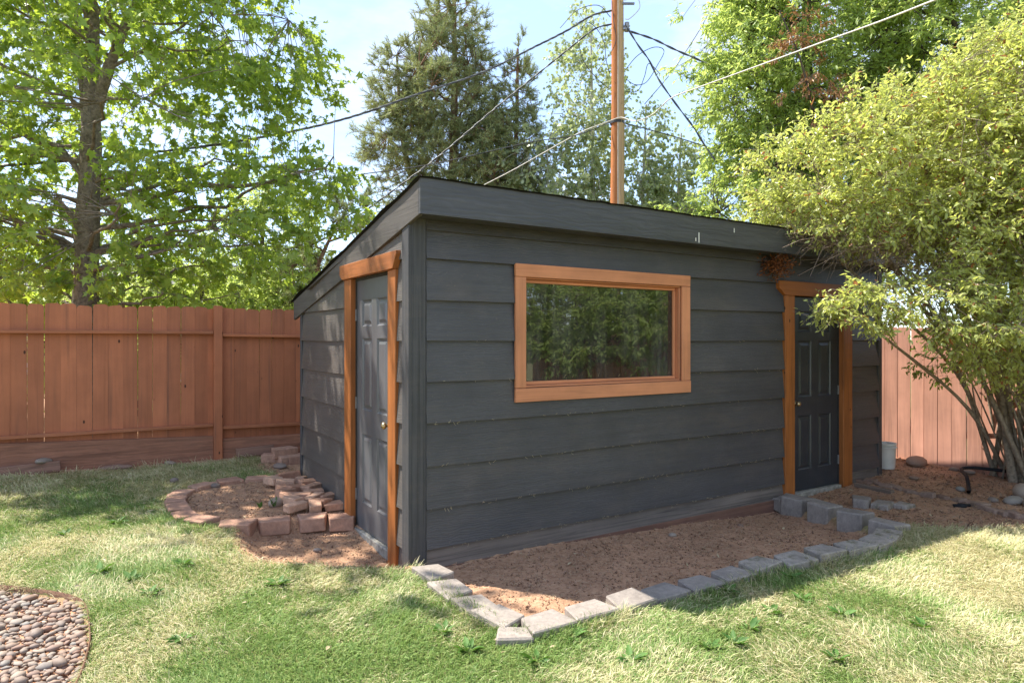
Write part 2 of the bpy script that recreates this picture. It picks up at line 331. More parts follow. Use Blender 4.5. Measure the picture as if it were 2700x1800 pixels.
def tubes(P, Rr, sides=4):
    """N polylines of K points -> verts, quads"""
    P = np.asarray(P, float); N, K, _ = P.shape; Rr = np.broadcast_to(np.asarray(Rr, float), (N, K))
    T = nrm(np.gradient(P, axis=1)); ref = np.where(np.abs(T[..., 2:3]) > 0.9, np.array([1., 0, 0]), np.array([0, 0, 1.]))
    ref = np.where(np.abs(T[:, :1, 2:3]) > 0.75, np.array([1., 0.13, 0]), np.array([0.02, 0, 1.]))*np.ones_like(T)
    A = nrm(np.cross(T, ref)); B = np.cross(T, A)
    an = np.arange(sides)*2*math.pi/sides
    V = P[:, :, None, :]+Rr[:, :, None, None]*(np.cos(an)[None, None, :, None]*A[:, :, None, :]+np.sin(an)[None, None, :, None]*B[:, :, None, :])
    idx = np.arange(N*K*sides).reshape(N, K, sides)
    a = idx[:, :-1, :]; b = np.roll(a, -1, 2); c = idx[:, 1:, :]; d = np.roll(c, -1, 2)
    return V.reshape(-1, 3), np.stack([a, b, d, c], -1).reshape(-1, 4)
def cat(parts):
    vs = []; fs = []; o = 0
    for v, f in parts: vs.append(v); fs.append(f+o); o += len(v)
    return np.concatenate(vs), np.concatenate(fs)
def smooth_path(pts, n):
    p = np.array(pts, float); p = np.vstack([2*p[0]-p[1], p, 2*p[-1]-p[-2]]); m = len(pts)-1
    out = []
    for t in np.linspace(0, m-1e-6, n):
        i = int(t); f = t-i; a, b, c, d = p[i], p[i+1], p[i+2], p[i+3]
        out.append(0.5*((2*b)+(-a+c)*f+(2*a-5*b+4*c-d)*f*f+(-a+3*b-3*c+d)*f**3))
    return np.array(out)
def tube_obj(name, pts, r, mat, parent=None, n=None, sides=8):
    P = smooth_path(pts, n or len(pts)*5); rr = np.interp(np.linspace(0, 1, len(P)), np.linspace(0, 1, np.size(r)), np.atleast_1d(r)) if np.size(r) > 1 else np.full(len(P), r)
    V, F = tubes(P[None], rr[None], sides); return link(name, np_mesh(name, V, F, smooth=True), mat, parent)

# ------------------------------------------------------------------ ground
CPT = [(-.63, 4.8, -.02), (3.0, 7.1, -.12), (-5.6, 6.9, .15), (-3.2, 8.2, .12), (-2.33, 7.5, .07), (5, 9, 0), (5.6, 7.3, -.05), (0, 2.5, 0), (-3, 3, .03), (4, 4, -.05), (2, 4.5, -.05), (-3, 5.5, .06)]
def g(x, y):
    x = np.asarray(x, float); y = np.asarray(y, float); ws = 0; zs = 0
    for a, b, c in CPT:
        w = 1/(((x-a)**2+(y-b)**2)+.25)**1.5; ws = ws+w; zs = zs+w*c
    return zs/ws
def gz(x, y): return float(g(x, y))
SA = math.atan2(.53440, .84523); SHC = np.array([-.62857, 4.8])
FD = np.array([math.cos(SA), math.sin(SA)]); SDR = np.array([-FD[1], FD[0]])
def sh2w(x, y): p = SHC+FD*x+SDR*y; return float(p[0]), float(p[1])
def shl(x, y):
    dx = np.asarray(x)-SHC[0]; dy = np.asarray(y)-SHC[1]
    return dx*FD[0]+dy*FD[1], dx*SDR[0]+dy*SDR[1]
def sdist(x, y, poly):
    """signed distance to a polygon, negative inside"""
    x = np.asarray(x, float); y = np.asarray(y, float); d = np.full(x.shape, 1e9); ins = np.zeros(x.shape, bool); n = len(poly)
    for i in range(n):
        (ax, ay), (bx, by) = poly[i], poly[(i+1) % n]
        ex, ey = bx-ax, by-ay; t = np.clip(((x-ax)*ex+(y-ay)*ey)/(ex*ex+ey*ey), 0, 1)
        d = np.minimum(d, np.hypot(x-ax-t*ex, y-ay-t*ey))
        c = ((ay > y) != (by > y)) & (x < (bx-ax)*(y-ay)/((by-ay) if by != ay else 1e-9)+ax); ins ^= c
    return np.where(ins, -d, d)
POLY_BED = [sh2w(-.02, 0), sh2w(-.02, -1.32), sh2w(.1, -1.40), sh2w(1.8, -1.34), sh2w(3.1, -1.46), sh2w(3.65, -1.3), sh2w(3.85, -.6), sh2w(4.0, 0)]
POLY_PIT = [(-1.39, 5.98), (-1.80, 5.78), (-2.12, 5.60), (-2.28, 5.46), (-2.06, 5.00), (-1.83, 4.68), (-1.40, 4.65), (-1.0, 4.62), (-.70, 4.60), (-.62, 5.0)]
POLY_RING = [(-3.13, 6.40), (-3.06, 6.70), (-2.9, 6.9), (-2.66, 7.04), (-2.40, 7.25), (-1.3, 6.0), (-1.45, 5.72), (-1.70, 5.69), (-2.0, 5.58), (-2.23, 5.44), (-2.56, 5.54), (-2.74, 5.66), (-2.92, 5.9)]
PEB_EDGE = [(-4.2, 4.05), (-3.6, 4.11), (-3.136, 4.098), (-2.967, 4.069), (-2.788, 4.023), (-2.629, 3.966), (-2.513, 3.897), (-2.402, 3.775), (-2.27, 3.587), (-2.148, 3.399), (-2.058, 3.228), (-1.983, 3.075), (-1.92, 2.9), (-1.88, 2.6)]
POLY_PEB = PEB_EDGE+[(-4.2, 2.6)]
POLY_YARD = [sh2w(3.85, -.1), sh2w(3.9, -1.0), (3.75, 5.75), (4.3, 5.75), (4.75, 5.55), (5.6, 5.3), (7.2, 5.0), (7.4, 5.6), (5.0, 9.6), (4.0, 9.6)]
POLY_BACK = [(-2.95, 7.75), (-2.4, 7.05), (-2.0, 7.5), (-2.6, 8.55)]
POLY_SHED = [sh2w(-.06, .04), sh2w(5.9, .04), sh2w(5.9, 2.85), sh2w(-.06, 2.85)]
def smo(d, w): t = np.clip(.5-d/(2*w), 0, 1); return t*t*(3-2*t)
def soilmask(x, y):
    wob = (fbm(x*5, y*5, 3)-.47)*.16
    m = np.zeros(np.shape(x))
    for P, w, k in ((POLY_BED, .03, .2), (POLY_PIT, .05, 1), (POLY_RING, .04, .4), (POLY_PEB, .02, 0), (POLY_YARD, .25, 2.5), (POLY_BACK, .1, 1), (POLY_SHED, .05, 0)):
        m = np.maximum(m, smo(sdist(x, y, P)+wob*k, w))
    d = (np.asarray(x)+5.35)*-.513+(np.asarray(y)-6.99)*.858           # strip along the back fence
    return np.maximum(m, smo(-(d+.16)+wob, .08)*(np.asarray(x) < -2))
def height(x, y):
    z = g(x, y)
    z = z-.075*smo(sdist(x, y, POLY_BED), .05)-.10*smo(sdist(x, y, POLY_PIT)+.10, .09)+.0*smo(sdist(x, y, POLY_RING), .06)-.05*smo(sdist(x, y, POLY_PEB), .03)
    z = z-.25*smo(sdist(x, y, POLY_SHED)+.08, .05)
    return z+(fbm(x*1.1, y*1.1, 9)-.47)*.05
def hz(x, y): return float(height(np.array([x]), np.array([y]))[0])
def axis(lo, hi, st, far):
    c = list(np.arange(lo, hi+st/2, st)); s = st; a = []; b = []
    x = lo
    while x > -far: s *= 1.35; x -= s; a.append(x)
    s = st; x = hi
    while x < far: s *= 1.35; x += s; b.append(x)
    return np.array(a[::-1]+c+b)
gx = axis(-6.5, 7.5, .038, 300); gy = axis(2.4, 9.2, .038, 300)
X, Y = np.meshgrid(gx, gy); xf = X.ravel(); yf = Y.ravel()
sm = soilmask(xf, yf); Z = height(xf, yf)
near = ((xf > -7) & (xf < 8) & (yf > 2) & (yf < 10))
Z = Z+near*sm*((fbm(xf*9, yf*9, 21, 4)-.47)*.016+(np.random.default_rng(3).random(len(xf))-.5)*.010)
nx, ny = len(gx), len(gy); ii = np.arange(nx*ny).reshape(ny, nx)
me = np_mesh('ground', np.stack([xf, yf, Z], 1), np.stack([ii[:-1, :-1], ii[:-1, 1:], ii[1:, 1:], ii[1:, :-1]], -1).reshape(-1, 4), smooth=True)
at = me.attributes.new('soil', 'FLOAT', 'POINT'); at.data.foreach_set('value', sm.astype(np.float32))
ground = link('ground', me, 'ground', kind='structure')

# ------------------------------------------------------------------ shed
shed = empty('shed', (SHC[0], SHC[1], 0), SA)
tag(shed, 'low charcoal lap-sided garden shed with sloping roof, orange trim and two doors', 'shed')
ROWS = [.063, .344, .651, .958, 1.255, 1.549, 1.841, 2.138, 2.345, 2.46]
def roofz(y): return 2.65-.2035*(y+.25)
rs = random.Random(5)
def lap(rects, wall, plane, clip=None):
    D = -.044 if wall == 'front' else -.034
    """one lapped siding board; rects (u0, u1, z0, z1) lie in the same row; wall 'front' or 'side'"""
    m = MB(); z0r = min(r[2] for r in rects); z1r = max(r[3] for r in rects); ph = rs.uniform(0, 9)
    for (u0, u1, z0, z1) in rects:
        k = max(1, int((u1-u0)/.35)); us = [u0+(u1-u0)*i/k for i in range(k+1)]; vs = []; fs = []
        for u in us:
            w = .0028*math.sin(u*1.9+ph)+rs.uniform(-.0012, .0012)
            zt = z1+(.014 if z1 == z1r else 0); zb = z0
            if clip: zt = min(zt, clip(u)); zb = min(zb, zt-.004)
            def off(z, a, b): t = (z-z0r)/(z1r-z0r+.014); return a+(b-a)*t
            for z, a, b in ((zb+(w if z0 == z0r else 0), D, -.012), (zb+(w if z0 == z0r else 0), -.014, -.003), (zt, -.014, -.003), (zt, D, -.012)):
                o = off(z, a, b)+rs.uniform(-.0008, .0008)
                vs.append((u, plane+o, z) if wall == 'front' else (plane+o, u, z))
        for i in range(k):
            for j in range(4): fs.append((i*4+j, i*4+(j+1) % 4, i*4+4+(j+1) % 4, i*4+4+j))
        fs += [(0, 1, 2, 3), (k*4+3, k*4+2, k*4+1, k*4)]
        m.add(vs, fs)
    return m.mesh('siding_board')
# front wall backing with openings for the window and the door
OX0, OX1, OZ0, OZ1 = .84, 2.55, 1.18, 2.05
b = MB()
b.box(-.06, OX0, .0, .09, -.3, 2.5); b.box(OX1, 4.23, .0, .09, -.3, 2.5); b.box(OX0, OX1, .0, .09, -.3, OZ0); b.box(OX0, OX1, .0, .09, OZ1, 2.5)
b.box(4.23, 5.09, .0, .09, 2.03, 2.5); b.box(5.09, 5.88, .0, .09, -.3, 2.5)
fw = link('front_wall', b.mesh('front_wall'), 'dark', shed)
for i in range(len(ROWS)-1):
    a, c = ROWS[i], ROWS[i+1]; rects = []
    if c <= OZ0 or a >= OZ1: rects = [(.0, 4.06 if a < 2.1 else 5.84, a, c)]
    else:
        lo, hi = max(a, OZ0), min(c, OZ1)
        if a < OZ0: rects.append((.0, 4.06, a, lo))
        if c > OZ1: rects.append((.0, 4.06, hi, c))
        rects += [(.0, OX0-.012, lo, hi), (OX1+.012, 4.06, lo, hi)]
    grp = [rects] if len(rects) != 2 else [[r] for r in rects]
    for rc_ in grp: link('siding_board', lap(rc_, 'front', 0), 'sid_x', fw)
    if a < 2.1: link('siding_board', lap([(5.28, 5.84, a, c)], 'front', 0), 'sid_x', fw)
for (u0, u1) in ((.0, 4.06), (5.28, 5.84)): link('base_board', lap([(u0, u1, -.12, .063)], 'front', .004), 'strip', fw)['label'] = 'weathered brownish lowest siding course'
link('skirt_board', MB().box(.0, 4.05, -.046, -.032, -.34, -.08).mesh('skirt_board', .003), 'skirt', shed)
# side wall
XS = -.10
def wallpoly(y0, y1, z0, top): return [(y0, z0), (y1, z0), (y1, top(y1)), (y0, top(y0))]
b = MB(); T = lambda y: roofz(y)-.09
for y0, y1, z0 in ((.0, .36, -.3), (1.175, 2.82, -.3), (.36, 1.175, 2.06)):
    b.prism(wallpoly(y0, y1, z0, T), lambda u, v, k: (XS+.0+k*.09, u, v))
sw = link('side_wall', b.mesh('side_wall'), 'dark', shed)
for i in range(len(ROWS)-1):
    a, c = ROWS[i], ROWS[i+1]
    cl = lambda y: roofz(y)-.05
    if a < 2.0:
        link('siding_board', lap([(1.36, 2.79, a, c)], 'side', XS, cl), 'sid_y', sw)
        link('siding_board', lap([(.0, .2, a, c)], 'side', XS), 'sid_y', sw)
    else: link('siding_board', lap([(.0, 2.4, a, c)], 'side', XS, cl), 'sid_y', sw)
link('siding_board', lap([(1.36, 2.79, -.25, .063)], 'side', XS+.004), 'sid_y', sw); link('siding_board', lap([(.0, .2, -.25, .063)], 'side', XS+.004), 'sid_y', sw)
b = MB().box(5.80, 5.89, .0, 2.82, -.3, 1.95); b.prism([(.0, 1.95), (2.82, 1.95), (2.82, T(2.82)), (.0, T(.0))], lambda u, v, k: (5.80+k*.09, u, v))
link('end_wall', b.mesh('end_wall'), 'sid_y', shed)
link('back_wall', MB().box(-.09, 5.79, 2.73, 2.815, -.3, 1.90).mesh('back_wall'), 'sid_x', shed)
link('floor', MB().box(-.02, 5.78, .095, 2.72, -.1, -.03).mesh('floor'), 'dark', shed)
link('corner_post', MB().box(-.006, .004, -.034, -.002, -.2, 2.44).box(-.112, -.004, -.036, .0, -.2, 2.44).mesh('corner_post', .004, jit=.001), 'post', shed)
link('corner_board', MB().box(-.136, -.1, -.034, .088, -.2, 2.43).mesh('corner_board', .004, jit=.001), 'post', shed)
link('corner_board', MB().box(5.835, 5.91, -.036, .03, -.2, 2.44).mesh('corner_board', .004), 'post', shed)
link('corner_board', MB().box(-.134, -.1, 2.785, 2.84, -.2, 1.86).mesh('corner_board', .004), 'post', shed)
# roof
ry0, ry1, rx0, rx1 = -.245, 3.05, -.138, 6.05
roof = link('roof', MB().prism([(ry0+.0, roofz(ry0)-.012), (ry1, roofz(ry1)-.012), (ry1, roofz(ry1)-.085), (ry0, roofz(ry0)-.085)], lambda u, v, k: (rx0+.03+k*(rx1-rx0-.06), u, v)).mesh('roof'), 'dark', shed)
link('soffit', MB().box(-.10, 6.0, -.222, -.036, 2.418, 2.432).mesh('soffit'), 'fascia', roof)
m = MB(); k = 16
for i in range(k+1):
    u = -.146+(rx1+.146)*i/k
    for yy, zz in ((-.25, 2.652), (-.222, 2.652), (-.222, 2.411), (-.25, 2.411)): m.v.append((u, yy+rs.uniform(-.001, .001), zz+rs.uniform(-.0018, .0018)))
for i in range(k):
    for j in range(4): m.f.append((i*4+j, i*4+(j+1) % 4, i*4+4+(j+1) % 4, i*4+4+j))
m.f += [(0, 1, 2, 3), (k*4+3, k*4+2, k*4+1, k*4)]
link('fascia', m.mesh('fascia'), 'fascia', roof)
for xo in (-.146, 6.02):
    m = MB(); m.prism([(-.2205, roofz(-.22)-.002), (ry1, roofz(ry1)-.002), (ry1, roofz(ry1)-.205), (-.2205, roofz(-.22)-.238)], lambda u, v, k: (xo+k*.03, u, v))
    link('rake_board', m.mesh('rake_board', .003), 'rake', roof)
# rolled roofing with a ragged overhanging edge
ua = np.linspace(rx0-.03, rx1+.03, 60); va = np.linspace(ry0-.022, ry1+.05, 40); U, V_ = np.meshgrid(ua, va); rg = np.random.default_rng(4)
Zr = 2.664-.2035*(V_+.25)+.004*np.sin(V_*7)+rg.normal(0, .0015, U.shape); edge = (U < rx0) | (V_ < ry0)
Zr = Zr-np.where(U < rx0, .012*np.abs(np.sin(V_*5.3+1))+.006*rg.random(U.shape), 0)-np.where(V_ < ry0, .006*rg.random(U.shape), 0)+np.where(U < rx0+.08, .014*np.sin(V_*2.9)**2, 0)
ii = np.arange(U.size).reshape(U.shape)
top = np.stack([U, V_, Zr], -1).reshape(-1, 3); bot = top-np.array([0, 0, .007]); q = np.stack([ii[:-1, :-1], ii[:-1, 1:], ii[1:, 1:], ii[1:, :-1]], -1).reshape(-1, 4)
link('roofing_felt', np_mesh('roofing_felt', np.vstack([top, bot]), np.vstack([q, q[:, ::-1]+len(top)])), 'roofing', roof)
# window
win = empty('window', parent=shed)
def piece(name, mat, parent, bx, bev=.003, jit=.0015, **k): return link(name, MB().box(*bx).mesh(name, bev, jit=jit), mat, parent)
piece('casing', 'trim_w', win, (.744, 2.657, -.056, -.030, 2.047, 2.147)); piece('casing', 'trim_w', win, (.744, 2.665, -.056, -.030, 1.075, 1.182))
piece('casing', 'trim_wz', win, (.744, .842, -.055, -.029, 1.184, 2.045)); piece('casing', 'trim_wz', win, (2.552, 2.657, -.055, -.029, 1.184, 2.045))
piece('reveal', 'trim_w', win, (.842, 2.55, -.029, .088, 2.034, 2.0455)); piece('reveal', 'trim_w', win, (.842, 2.55, -.029, .088, 1.184, 1.199))
piece('reveal', 'trim_wz', win, (.842, .856, -.029, .088, 1.201, 2.032)); piece('reveal', 'trim_wz', win, (2.535, 2.55, -.029, .088, 1.201, 2.032))
piece('stop', 'trim_w', win, (.858, 2.533, .012, .034, 2.008, 2.032)); piece('stop', 'trim_w', win, (.858, 2.533, .012, .034, 1.201, 1.228))
piece('stop', 'trim_wz', win, (.858, .876, .012, .034, 1.23, 2.006)); piece('stop', 'trim_wz', win, (2.508, 2.533, .012, .034, 1.23, 2.006))
link('pane', MB().box(.86, 2.531, .036, .042, 1.203, 2.03).mesh('pane'), 'glass', win)
# doors
def door(parent, wall, u0, u1, z0, z1, plane, mat, knob_u, hinge_u, label):
    """six-panel slab; the panels are parts of their own"""
    sg = 1
    P = (lambda u, v, d: (u, plane+d, v)) if wall == 'front' else (lambda u, v, d: (plane+d, u, v))
    w = u1-u0; h = z1-z0; cu = [u0, u0+.125*w/.81, u0+.345*w/.81, u1-.345*w/.81, u1-.125*w/.81, u1]
    cz = [z0, z0+.22, z0+.80, z0+1.00, z0+1.60, z0+1.70, z0+1.92, z1]
    m = MB()
    for i in range(5):
        for j in range(7):
            if i in (1, 3) and j in (1, 3, 5): continue
            m.add([P(cu[i], cz[j], 0), P(cu[i+1], cz[j], 0), P(cu[i+1], cz[j+1], 0), P(cu[i], cz[j+1], 0)], [(0, 1, 2, 3)])
    m.add([P(u, v, .04) for u, v in ((u0, z0), (u1, z0), (u1, z1), (u0, z1))]+[P(u, v, 0) for u, v in ((u0, z0), (u1, z0), (u1, z1), (u0, z1))],
          [(0, 1, 2, 3), (0, 1, 5, 4), (1, 2, 6, 5), (2, 3, 7, 6), (3, 0, 4, 7)])
    d = link('door', m.mesh('door'), mat, parent); d['label'] = label
    for i in (1, 3):
        for j in (1, 3, 5):
            m = MB(); a0, a1, c0, c1 = cu[i], cu[i+1], cz[j], cz[j+1]; vs = []
            for ins, dep in ((0, .0), (.012, .012), (.024, .012), (.05, .002)):
                vs += [P(a0+ins, c0+ins, dep), P(a1-ins, c0+ins, dep), P(a1-ins, c1-ins, dep), P(a0+ins, c1-ins, dep)]
            m.add(vs, [(r*4+k_, r*4+(k_+1) % 4, r*4+4+(k_+1) % 4, r*4+4+k_) for r in range(3) for k_ in range(4)]+[(12, 13, 14, 15)])
            link('panel', m.mesh('panel'), mat, d)
    ax = 'y' if wall == 'front' else 'x'
    prof = [(.0, -.072), (.014, -.071), (.024, -.064), (.0275, -.052), (.024, -.042), (.013, -.034), (.012, -.018), (.030, -.012), (.032, -.001), (.0, -.001)]
    m = MB().lathe(prof, 18, ax, P(knob_u, z0+.935, 0)); link('knob', m.mesh('knob', smooth=True), 'brass', d)
    for zz in (z0+.22, z0+1.0, z0+1.75):
        if wall == 'front': bx = (hinge_u-.01, hinge_u+.01, plane-.014, plane-.001, zz, zz+.1)
        else: bx = (plane-.014, plane-.001, hinge_u-.01, hinge_u+.01, zz, zz+.1)
        piece('hinge', 'steel', d, bx, .002, 0)
    return d
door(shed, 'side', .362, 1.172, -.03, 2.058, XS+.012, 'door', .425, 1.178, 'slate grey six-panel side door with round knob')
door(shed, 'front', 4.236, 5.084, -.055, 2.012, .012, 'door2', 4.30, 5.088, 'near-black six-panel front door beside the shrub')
link('door_sill', MB().box(XS-.022, XS+.05, .356, 1.18, -.12, -.040).mesh('door_sill', .006, jit=.003), 'sill', shed)
link('door_sill', MB().box(4.23, 5.09, -.035, .05, -.16, -.06).mesh('door_sill', .006, jit=.003), 'sill', shed)
dfs = empty('door_frame', parent=shed); dff = empty('door_frame', parent=shed)
piece('jamb', 'trim_d', dfs, (XS-.042, XS+.02, .197, .345, -.15, 2.076)); piece('jamb', 'trim_d', dfs, (XS-.042, XS+.02, 1.182, 1.352, -.02, 2.076))
link('header', MB().prism([(.195, 2.078), (1.355, 2.078), (1.41, 2.125), (1.41, 2.205), (.13, 2.205), (.13, 2.18)], lambda u, v, k: (XS-.066+k*.05, u, v)).mesh('header', .003, jit=.001), 'trim_h', dfs)
piece('jamb', 'trim_d', dff, (4.062, 4.222, -.050, .02, -.16, 2.018)); piece('jamb', 'trim_d', dff, (5.096, 5.275, -.050, .02, -.14, 2.018))
link('header', MB().prism([(4.05, 2.02), (5.30, 2.02), (5.385, 2.09), (5.385, 2.168), (3.955, 2.168), (3.955, 2.09)], lambda u, v, k: (u, -.062+k*.05, v)).mesh('header', .003, jit=.001), 'trim_hx', dff)
# bird droppings and paint scars on the fascia and wall: small raised splashes
m = MB()
for u, y, z0, z1 in ((2.55, -.2525, 2.42, 2.51), (2.51, -.2525, 2.43, 2.46), (3.02, -.2525, 2.55, 2.59)):
    m.box(u-.005, u+.006, y-.0015, y+.001, z0, z1)
link('paint_splash', m.mesh('paint_splash'), 'bucket', roof)

# ------------------------------------------------------------------ fences
def board_mesh(w, z0, z1, ear, t=.018, rng=random):
    e = ear*rng.uniform(.8, 1.15); e2 = ear*rng.uniform(.8, 1.15); dz = rng.uniform(-.006, .006)
    poly = [(-w/2, z0), (w/2, z0), (w/2, z1-e2*1.1), (w/2-e2*.35, z1-e2*.4), (w/2-e2*1.1, z1+dz), (-w/2+e*1.1, z1-dz), (-w/2+e*.35, z1-e*.4), (-w/2, z1-e*1.1)]
    return MB().prism(poly, lambda u, v, k: (u, k*t, v)).mesh('board')
rf = random.Random(11)
FA = math.atan2(1.58, 2.64)
fence = empty('fence', (-5.35, 6.99, 0), FA)
tag(fence, 'brown painted dog-eared board fence with rails and kickboard behind the left lawn', 'fence')
bv = [board_mesh(.1455, .30, 1.945, .028, rng=rf) for _ in range(8)]
PU = 2.10
u = -2.2; i = 0
while u < 4.6:
    me = bv[rf.randrange(8)]; o = link('board', me, 'fence', fence)
    o.location = (u, .045+rf.uniform(-.003, .003), rf.uniform(-.012, .012)+(-.006 if u > PU else 0)); o.rotation_euler = (0, rf.uniform(-.003, .003), rf.uniform(-.012, .012))
    u += .147+(rf.choice((0, 0, 0, .0012)))
for pu in (-.42, PU, 4.55): piece('post', 'fence', fence, (pu-.048, pu+.048, -.055, .04, -.1, 1.965), .006)
for u0, u1, za, zb, zk0, zk1 in ((-2.3, -.47, 1.655, .555, .50, .50), (-.37, PU-.05, 1.66, .55, .485, .40), (PU+.05, 4.5, 1.63, .515, .36, .34)):
    dz = -.03 if u0 > PU else .0
    for zz in (za, zb): link('rail', MB().prism([(u0, zz-.035), (u1, zz-.035+dz), (u1, zz+dz), (u0, zz)], lambda u_, v, k: (u_, -.032+k*.075, v)).mesh('rail', .004, jit=.002), 'fence_x', fence)
    link('kickboard', MB().prism([(u0, -.05), (u1, -.05), (u1, zk1), (u0, zk0)], lambda u_, v, k: (u_, -.005+k*.045, v)).mesh('kickboard', .003, jit=.002), 'kick', fence)
FR = math.atan2(-.845, .534)
fr_ = empty('fence', (4.996, 9.043, 0), FR)
tag(fr_, 'faded pinkish board fence standing behind the shrub at the right', 'fence')
bw = [board_mesh(.158, -.05, 1.72, .02, rng=rf) for _ in range(8)]
u = -2.2
while u < 9.5:
    o = link('board', bw[rf.randrange(8)], 'fence_r', fr_); o.location = (u, rf.uniform(-.004, .004), rf.uniform(-.015, .01)); o.rotation_euler = (0, rf.uniform(-.006, .006), rf.uniform(-.03, .03)); u += .166
for zz in (.35, 1.4): link('rail', MB().box(-2.2, 9.5, .03, .07, zz, zz+.08).mesh('rail', .004), 'fence_x', fr_)
for pu in (-1.2, 1.3, 3.8, 6.3, 8.8): piece('post', 'fence_x', fr_, (pu-.045, pu+.045, .075, .165, -.1, 1.7), .005)

# ------------------------------------------------------------------ loose blocks and bricks
rb = random.Random(21)
def tblock(w, wb, d, h, bev, jit, mat, cut=False):
    poly = [(-w/2, 0), (w/2, 0), (wb/2, d), (-wb/2, d)]
    if cut: poly = [(-w/2+.03, 0), (w/2-.04, 0), (w/2, .03), (wb/2, d), (-wb/2, d-.03), (-w/2, .04)]
    me = MB().prism(poly, lambda u, v, k: (u, v-d/2, k*h)).mesh('edging_block', bev, jit=jit, rng=rb)
    me.materials.append(MT[mat]); return me
ORD = ['first', 'second', 'third', 'fourth', 'fifth', 'sixth', 'seventh', 'eighth', 'ninth', 'tenth', 'eleventh', 'twelfth', 'thirteenth', 'fourteenth']
GB = [tblock(.30, .215, .185, .12, .007, .004, 'block') for _ in range(5)]+[tblock(.30, .215, .185, .12, .007, .005, 'block_m') for _ in range(3)]
GS = tblock(.2, .16, .15, .10, .01, .008, 'block')
def put(name, me, x, y, top, yaw, h, label, catg, group, tilt=(0, 0)):
    o = link(name, me); o.location = (x, y, top-h); o.rotation_euler = (tilt[0], tilt[1], yaw); return tag(o, label, catg, group)
AF = SA                                                   # front row faces away from the shed
left = [(-.10, .37), (-.14, .69), (-.13, 1.00), (-.11, 1.22)]
for i, (t, d) in enumerate(left):
    x, y = sh2w(t, -d); put('edging_block', GB[i % 5], x, y, gz(x, y)+.048+rb.uniform(-.006, .006), AF-math.pi/2+rb.uniform(-.07, .07)+(.12 if i == 3 else 0), .12,
        f'grey concrete edging block, {ORD[i]} from the shed corner in the short left run', 'edging block', 'concrete blocks edging the soil bed', (rb.uniform(-.03, .03), rb.uniform(-.03, .03)))
x, y = sh2w(-.16, -1.45); put('edging_block', GS, x, y, gz(x, y)+.045, AF-.5, .10, 'small grey corner block sitting out in the lawn at the bed corner', 'edging block', 'concrete blocks edging the soil bed')
row = [(.06, 1.42), (.36, 1.42), (.68, 1.40), (.97, 1.39), (1.30, 1.385), (1.61, 1.385), (1.91, 1.37), (2.21, 1.43), (2.53, 1.46), (2.84, 1.50), (3.13, 1.51), (3.42, 1.44)]
for i, (t, d) in enumerate(row):
    x, y = sh2w(t, -d); yaw = AF+rb.uniform(-.05, .05)+(0.0, 0, 0, 0, 0, 0, .05, -.12, -.05, -.1, .05, .35)[i]
    put('edging_block', GB[(i*3) % 5 if i < 6 else 5+i % 3], x, y, gz(x, y)+.048+rb.uniform(-.008, .008)+(.02 if i > 5 else 0), yaw, .12,
        f'grey concrete edging block, {ORD[i]} from the left in the long front row', 'edging block', 'concrete blocks edging the soil bed', (rb.uniform(-.01, .07), rb.uniform(-.025, .025)))
right = [(3.70, 1.28, .0), (3.80, .93, .06), (3.90, .57, .05), (3.95, .24, .05)]
for i, (t, d, k) in enumerate(right):
    x, y = sh2w(t, -d); o = put('edging_block', GB[(i+1) % 5], x, y, gz(x, y)+.085+k*.3, AF+math.pi/2+.10+rb.uniform(-.12, .12), .12,
        f'upright grey block, {ORD[3-i]} from the front door in the right-hand run', 'edging block', 'concrete blocks edging the soil bed', (rb.uniform(-.04, .04), rb.uniform(-.03, .03))); o.scale.z = 1.6; o.location.z -= .072
x, y = sh2w(3.95, -.06); put('edging_block', tblock(.22, .18, .16, .13, .016, .016, 'block'), x, y, gz(x, y)+.06, AF+1.4, .13, 'broken rough grey block against the shed wall', 'edging block', 'concrete blocks edging the soil bed')
for (x, y), lb, me, dz, yaw in (((3.12, 5.06), 'flat grey paver half sunk in lawn at the right bed corner', GS, .012, .5), ((3.50, 6.72), 'pale grey split-face block standing alone before the front door', tblock(.24, .19, .17, .12, .008, .006, 'block', True), .075, AF+.4),
                       ((3.66, 6.62), 'mossy brown block beside the pale split-face block', tblock(.22, .18, .16, .11, .01, .01, 'block_m'), .05, AF+.2), ((3.86, 6.60), 'outermost mossy block near the front door step', tblock(.17, .14, .15, .1, .01, .01, 'block_m'), .05, AF)):
    put('edging_block', me, x, y, gz(x, y)+dz, yaw, .11, lb, 'edging block', 'loose blocks by the front door')
# red blocks round the small planting bed
RB = [tblock(.30, .23, .18, .12, .008, .005, 'redblock') for _ in range(4)]
ring = [(-1.46, 5.76), (-1.70, 5.71), (-1.99, 5.59), (-2.235, 5.43), (-2.56, 5.50), (-2.76, 5.64), (-2.93, 5.88), (-3.07, 6.12), (-3.16, 6.38), (-3.10, 6.69), (-2.925, 6.91), (-2.68, 7.04), (-2.42, 7.18)]
rc = np.array([-2.25, 6.25])
for i, (x, y) in enumerate(ring):
    a = np.array(ring[max(0, i-1)]); c = np.array(ring[min(len(ring)-1, i+1)]); tn = math.atan2(*(a-c)[::-1])
    nar = 5 <= i <= 7
    o = put('edging_block', RB[i % 4], x, y, gz(x, y)+(.03 if i < 4 else .045)+rb.uniform(-.006, .006), tn+math.pi+rb.uniform(-.05, .05), .12,
        f'reddish concrete block, {ORD[i]} round the small bed counting from the side door', 'edging block', 'red blocks round the small bed', (rb.uniform(-.04, .04), rb.uniform(-.04, .04)))
    o.scale = (.86 if i not in (2, 3) else 1.0, 1.0, 1)
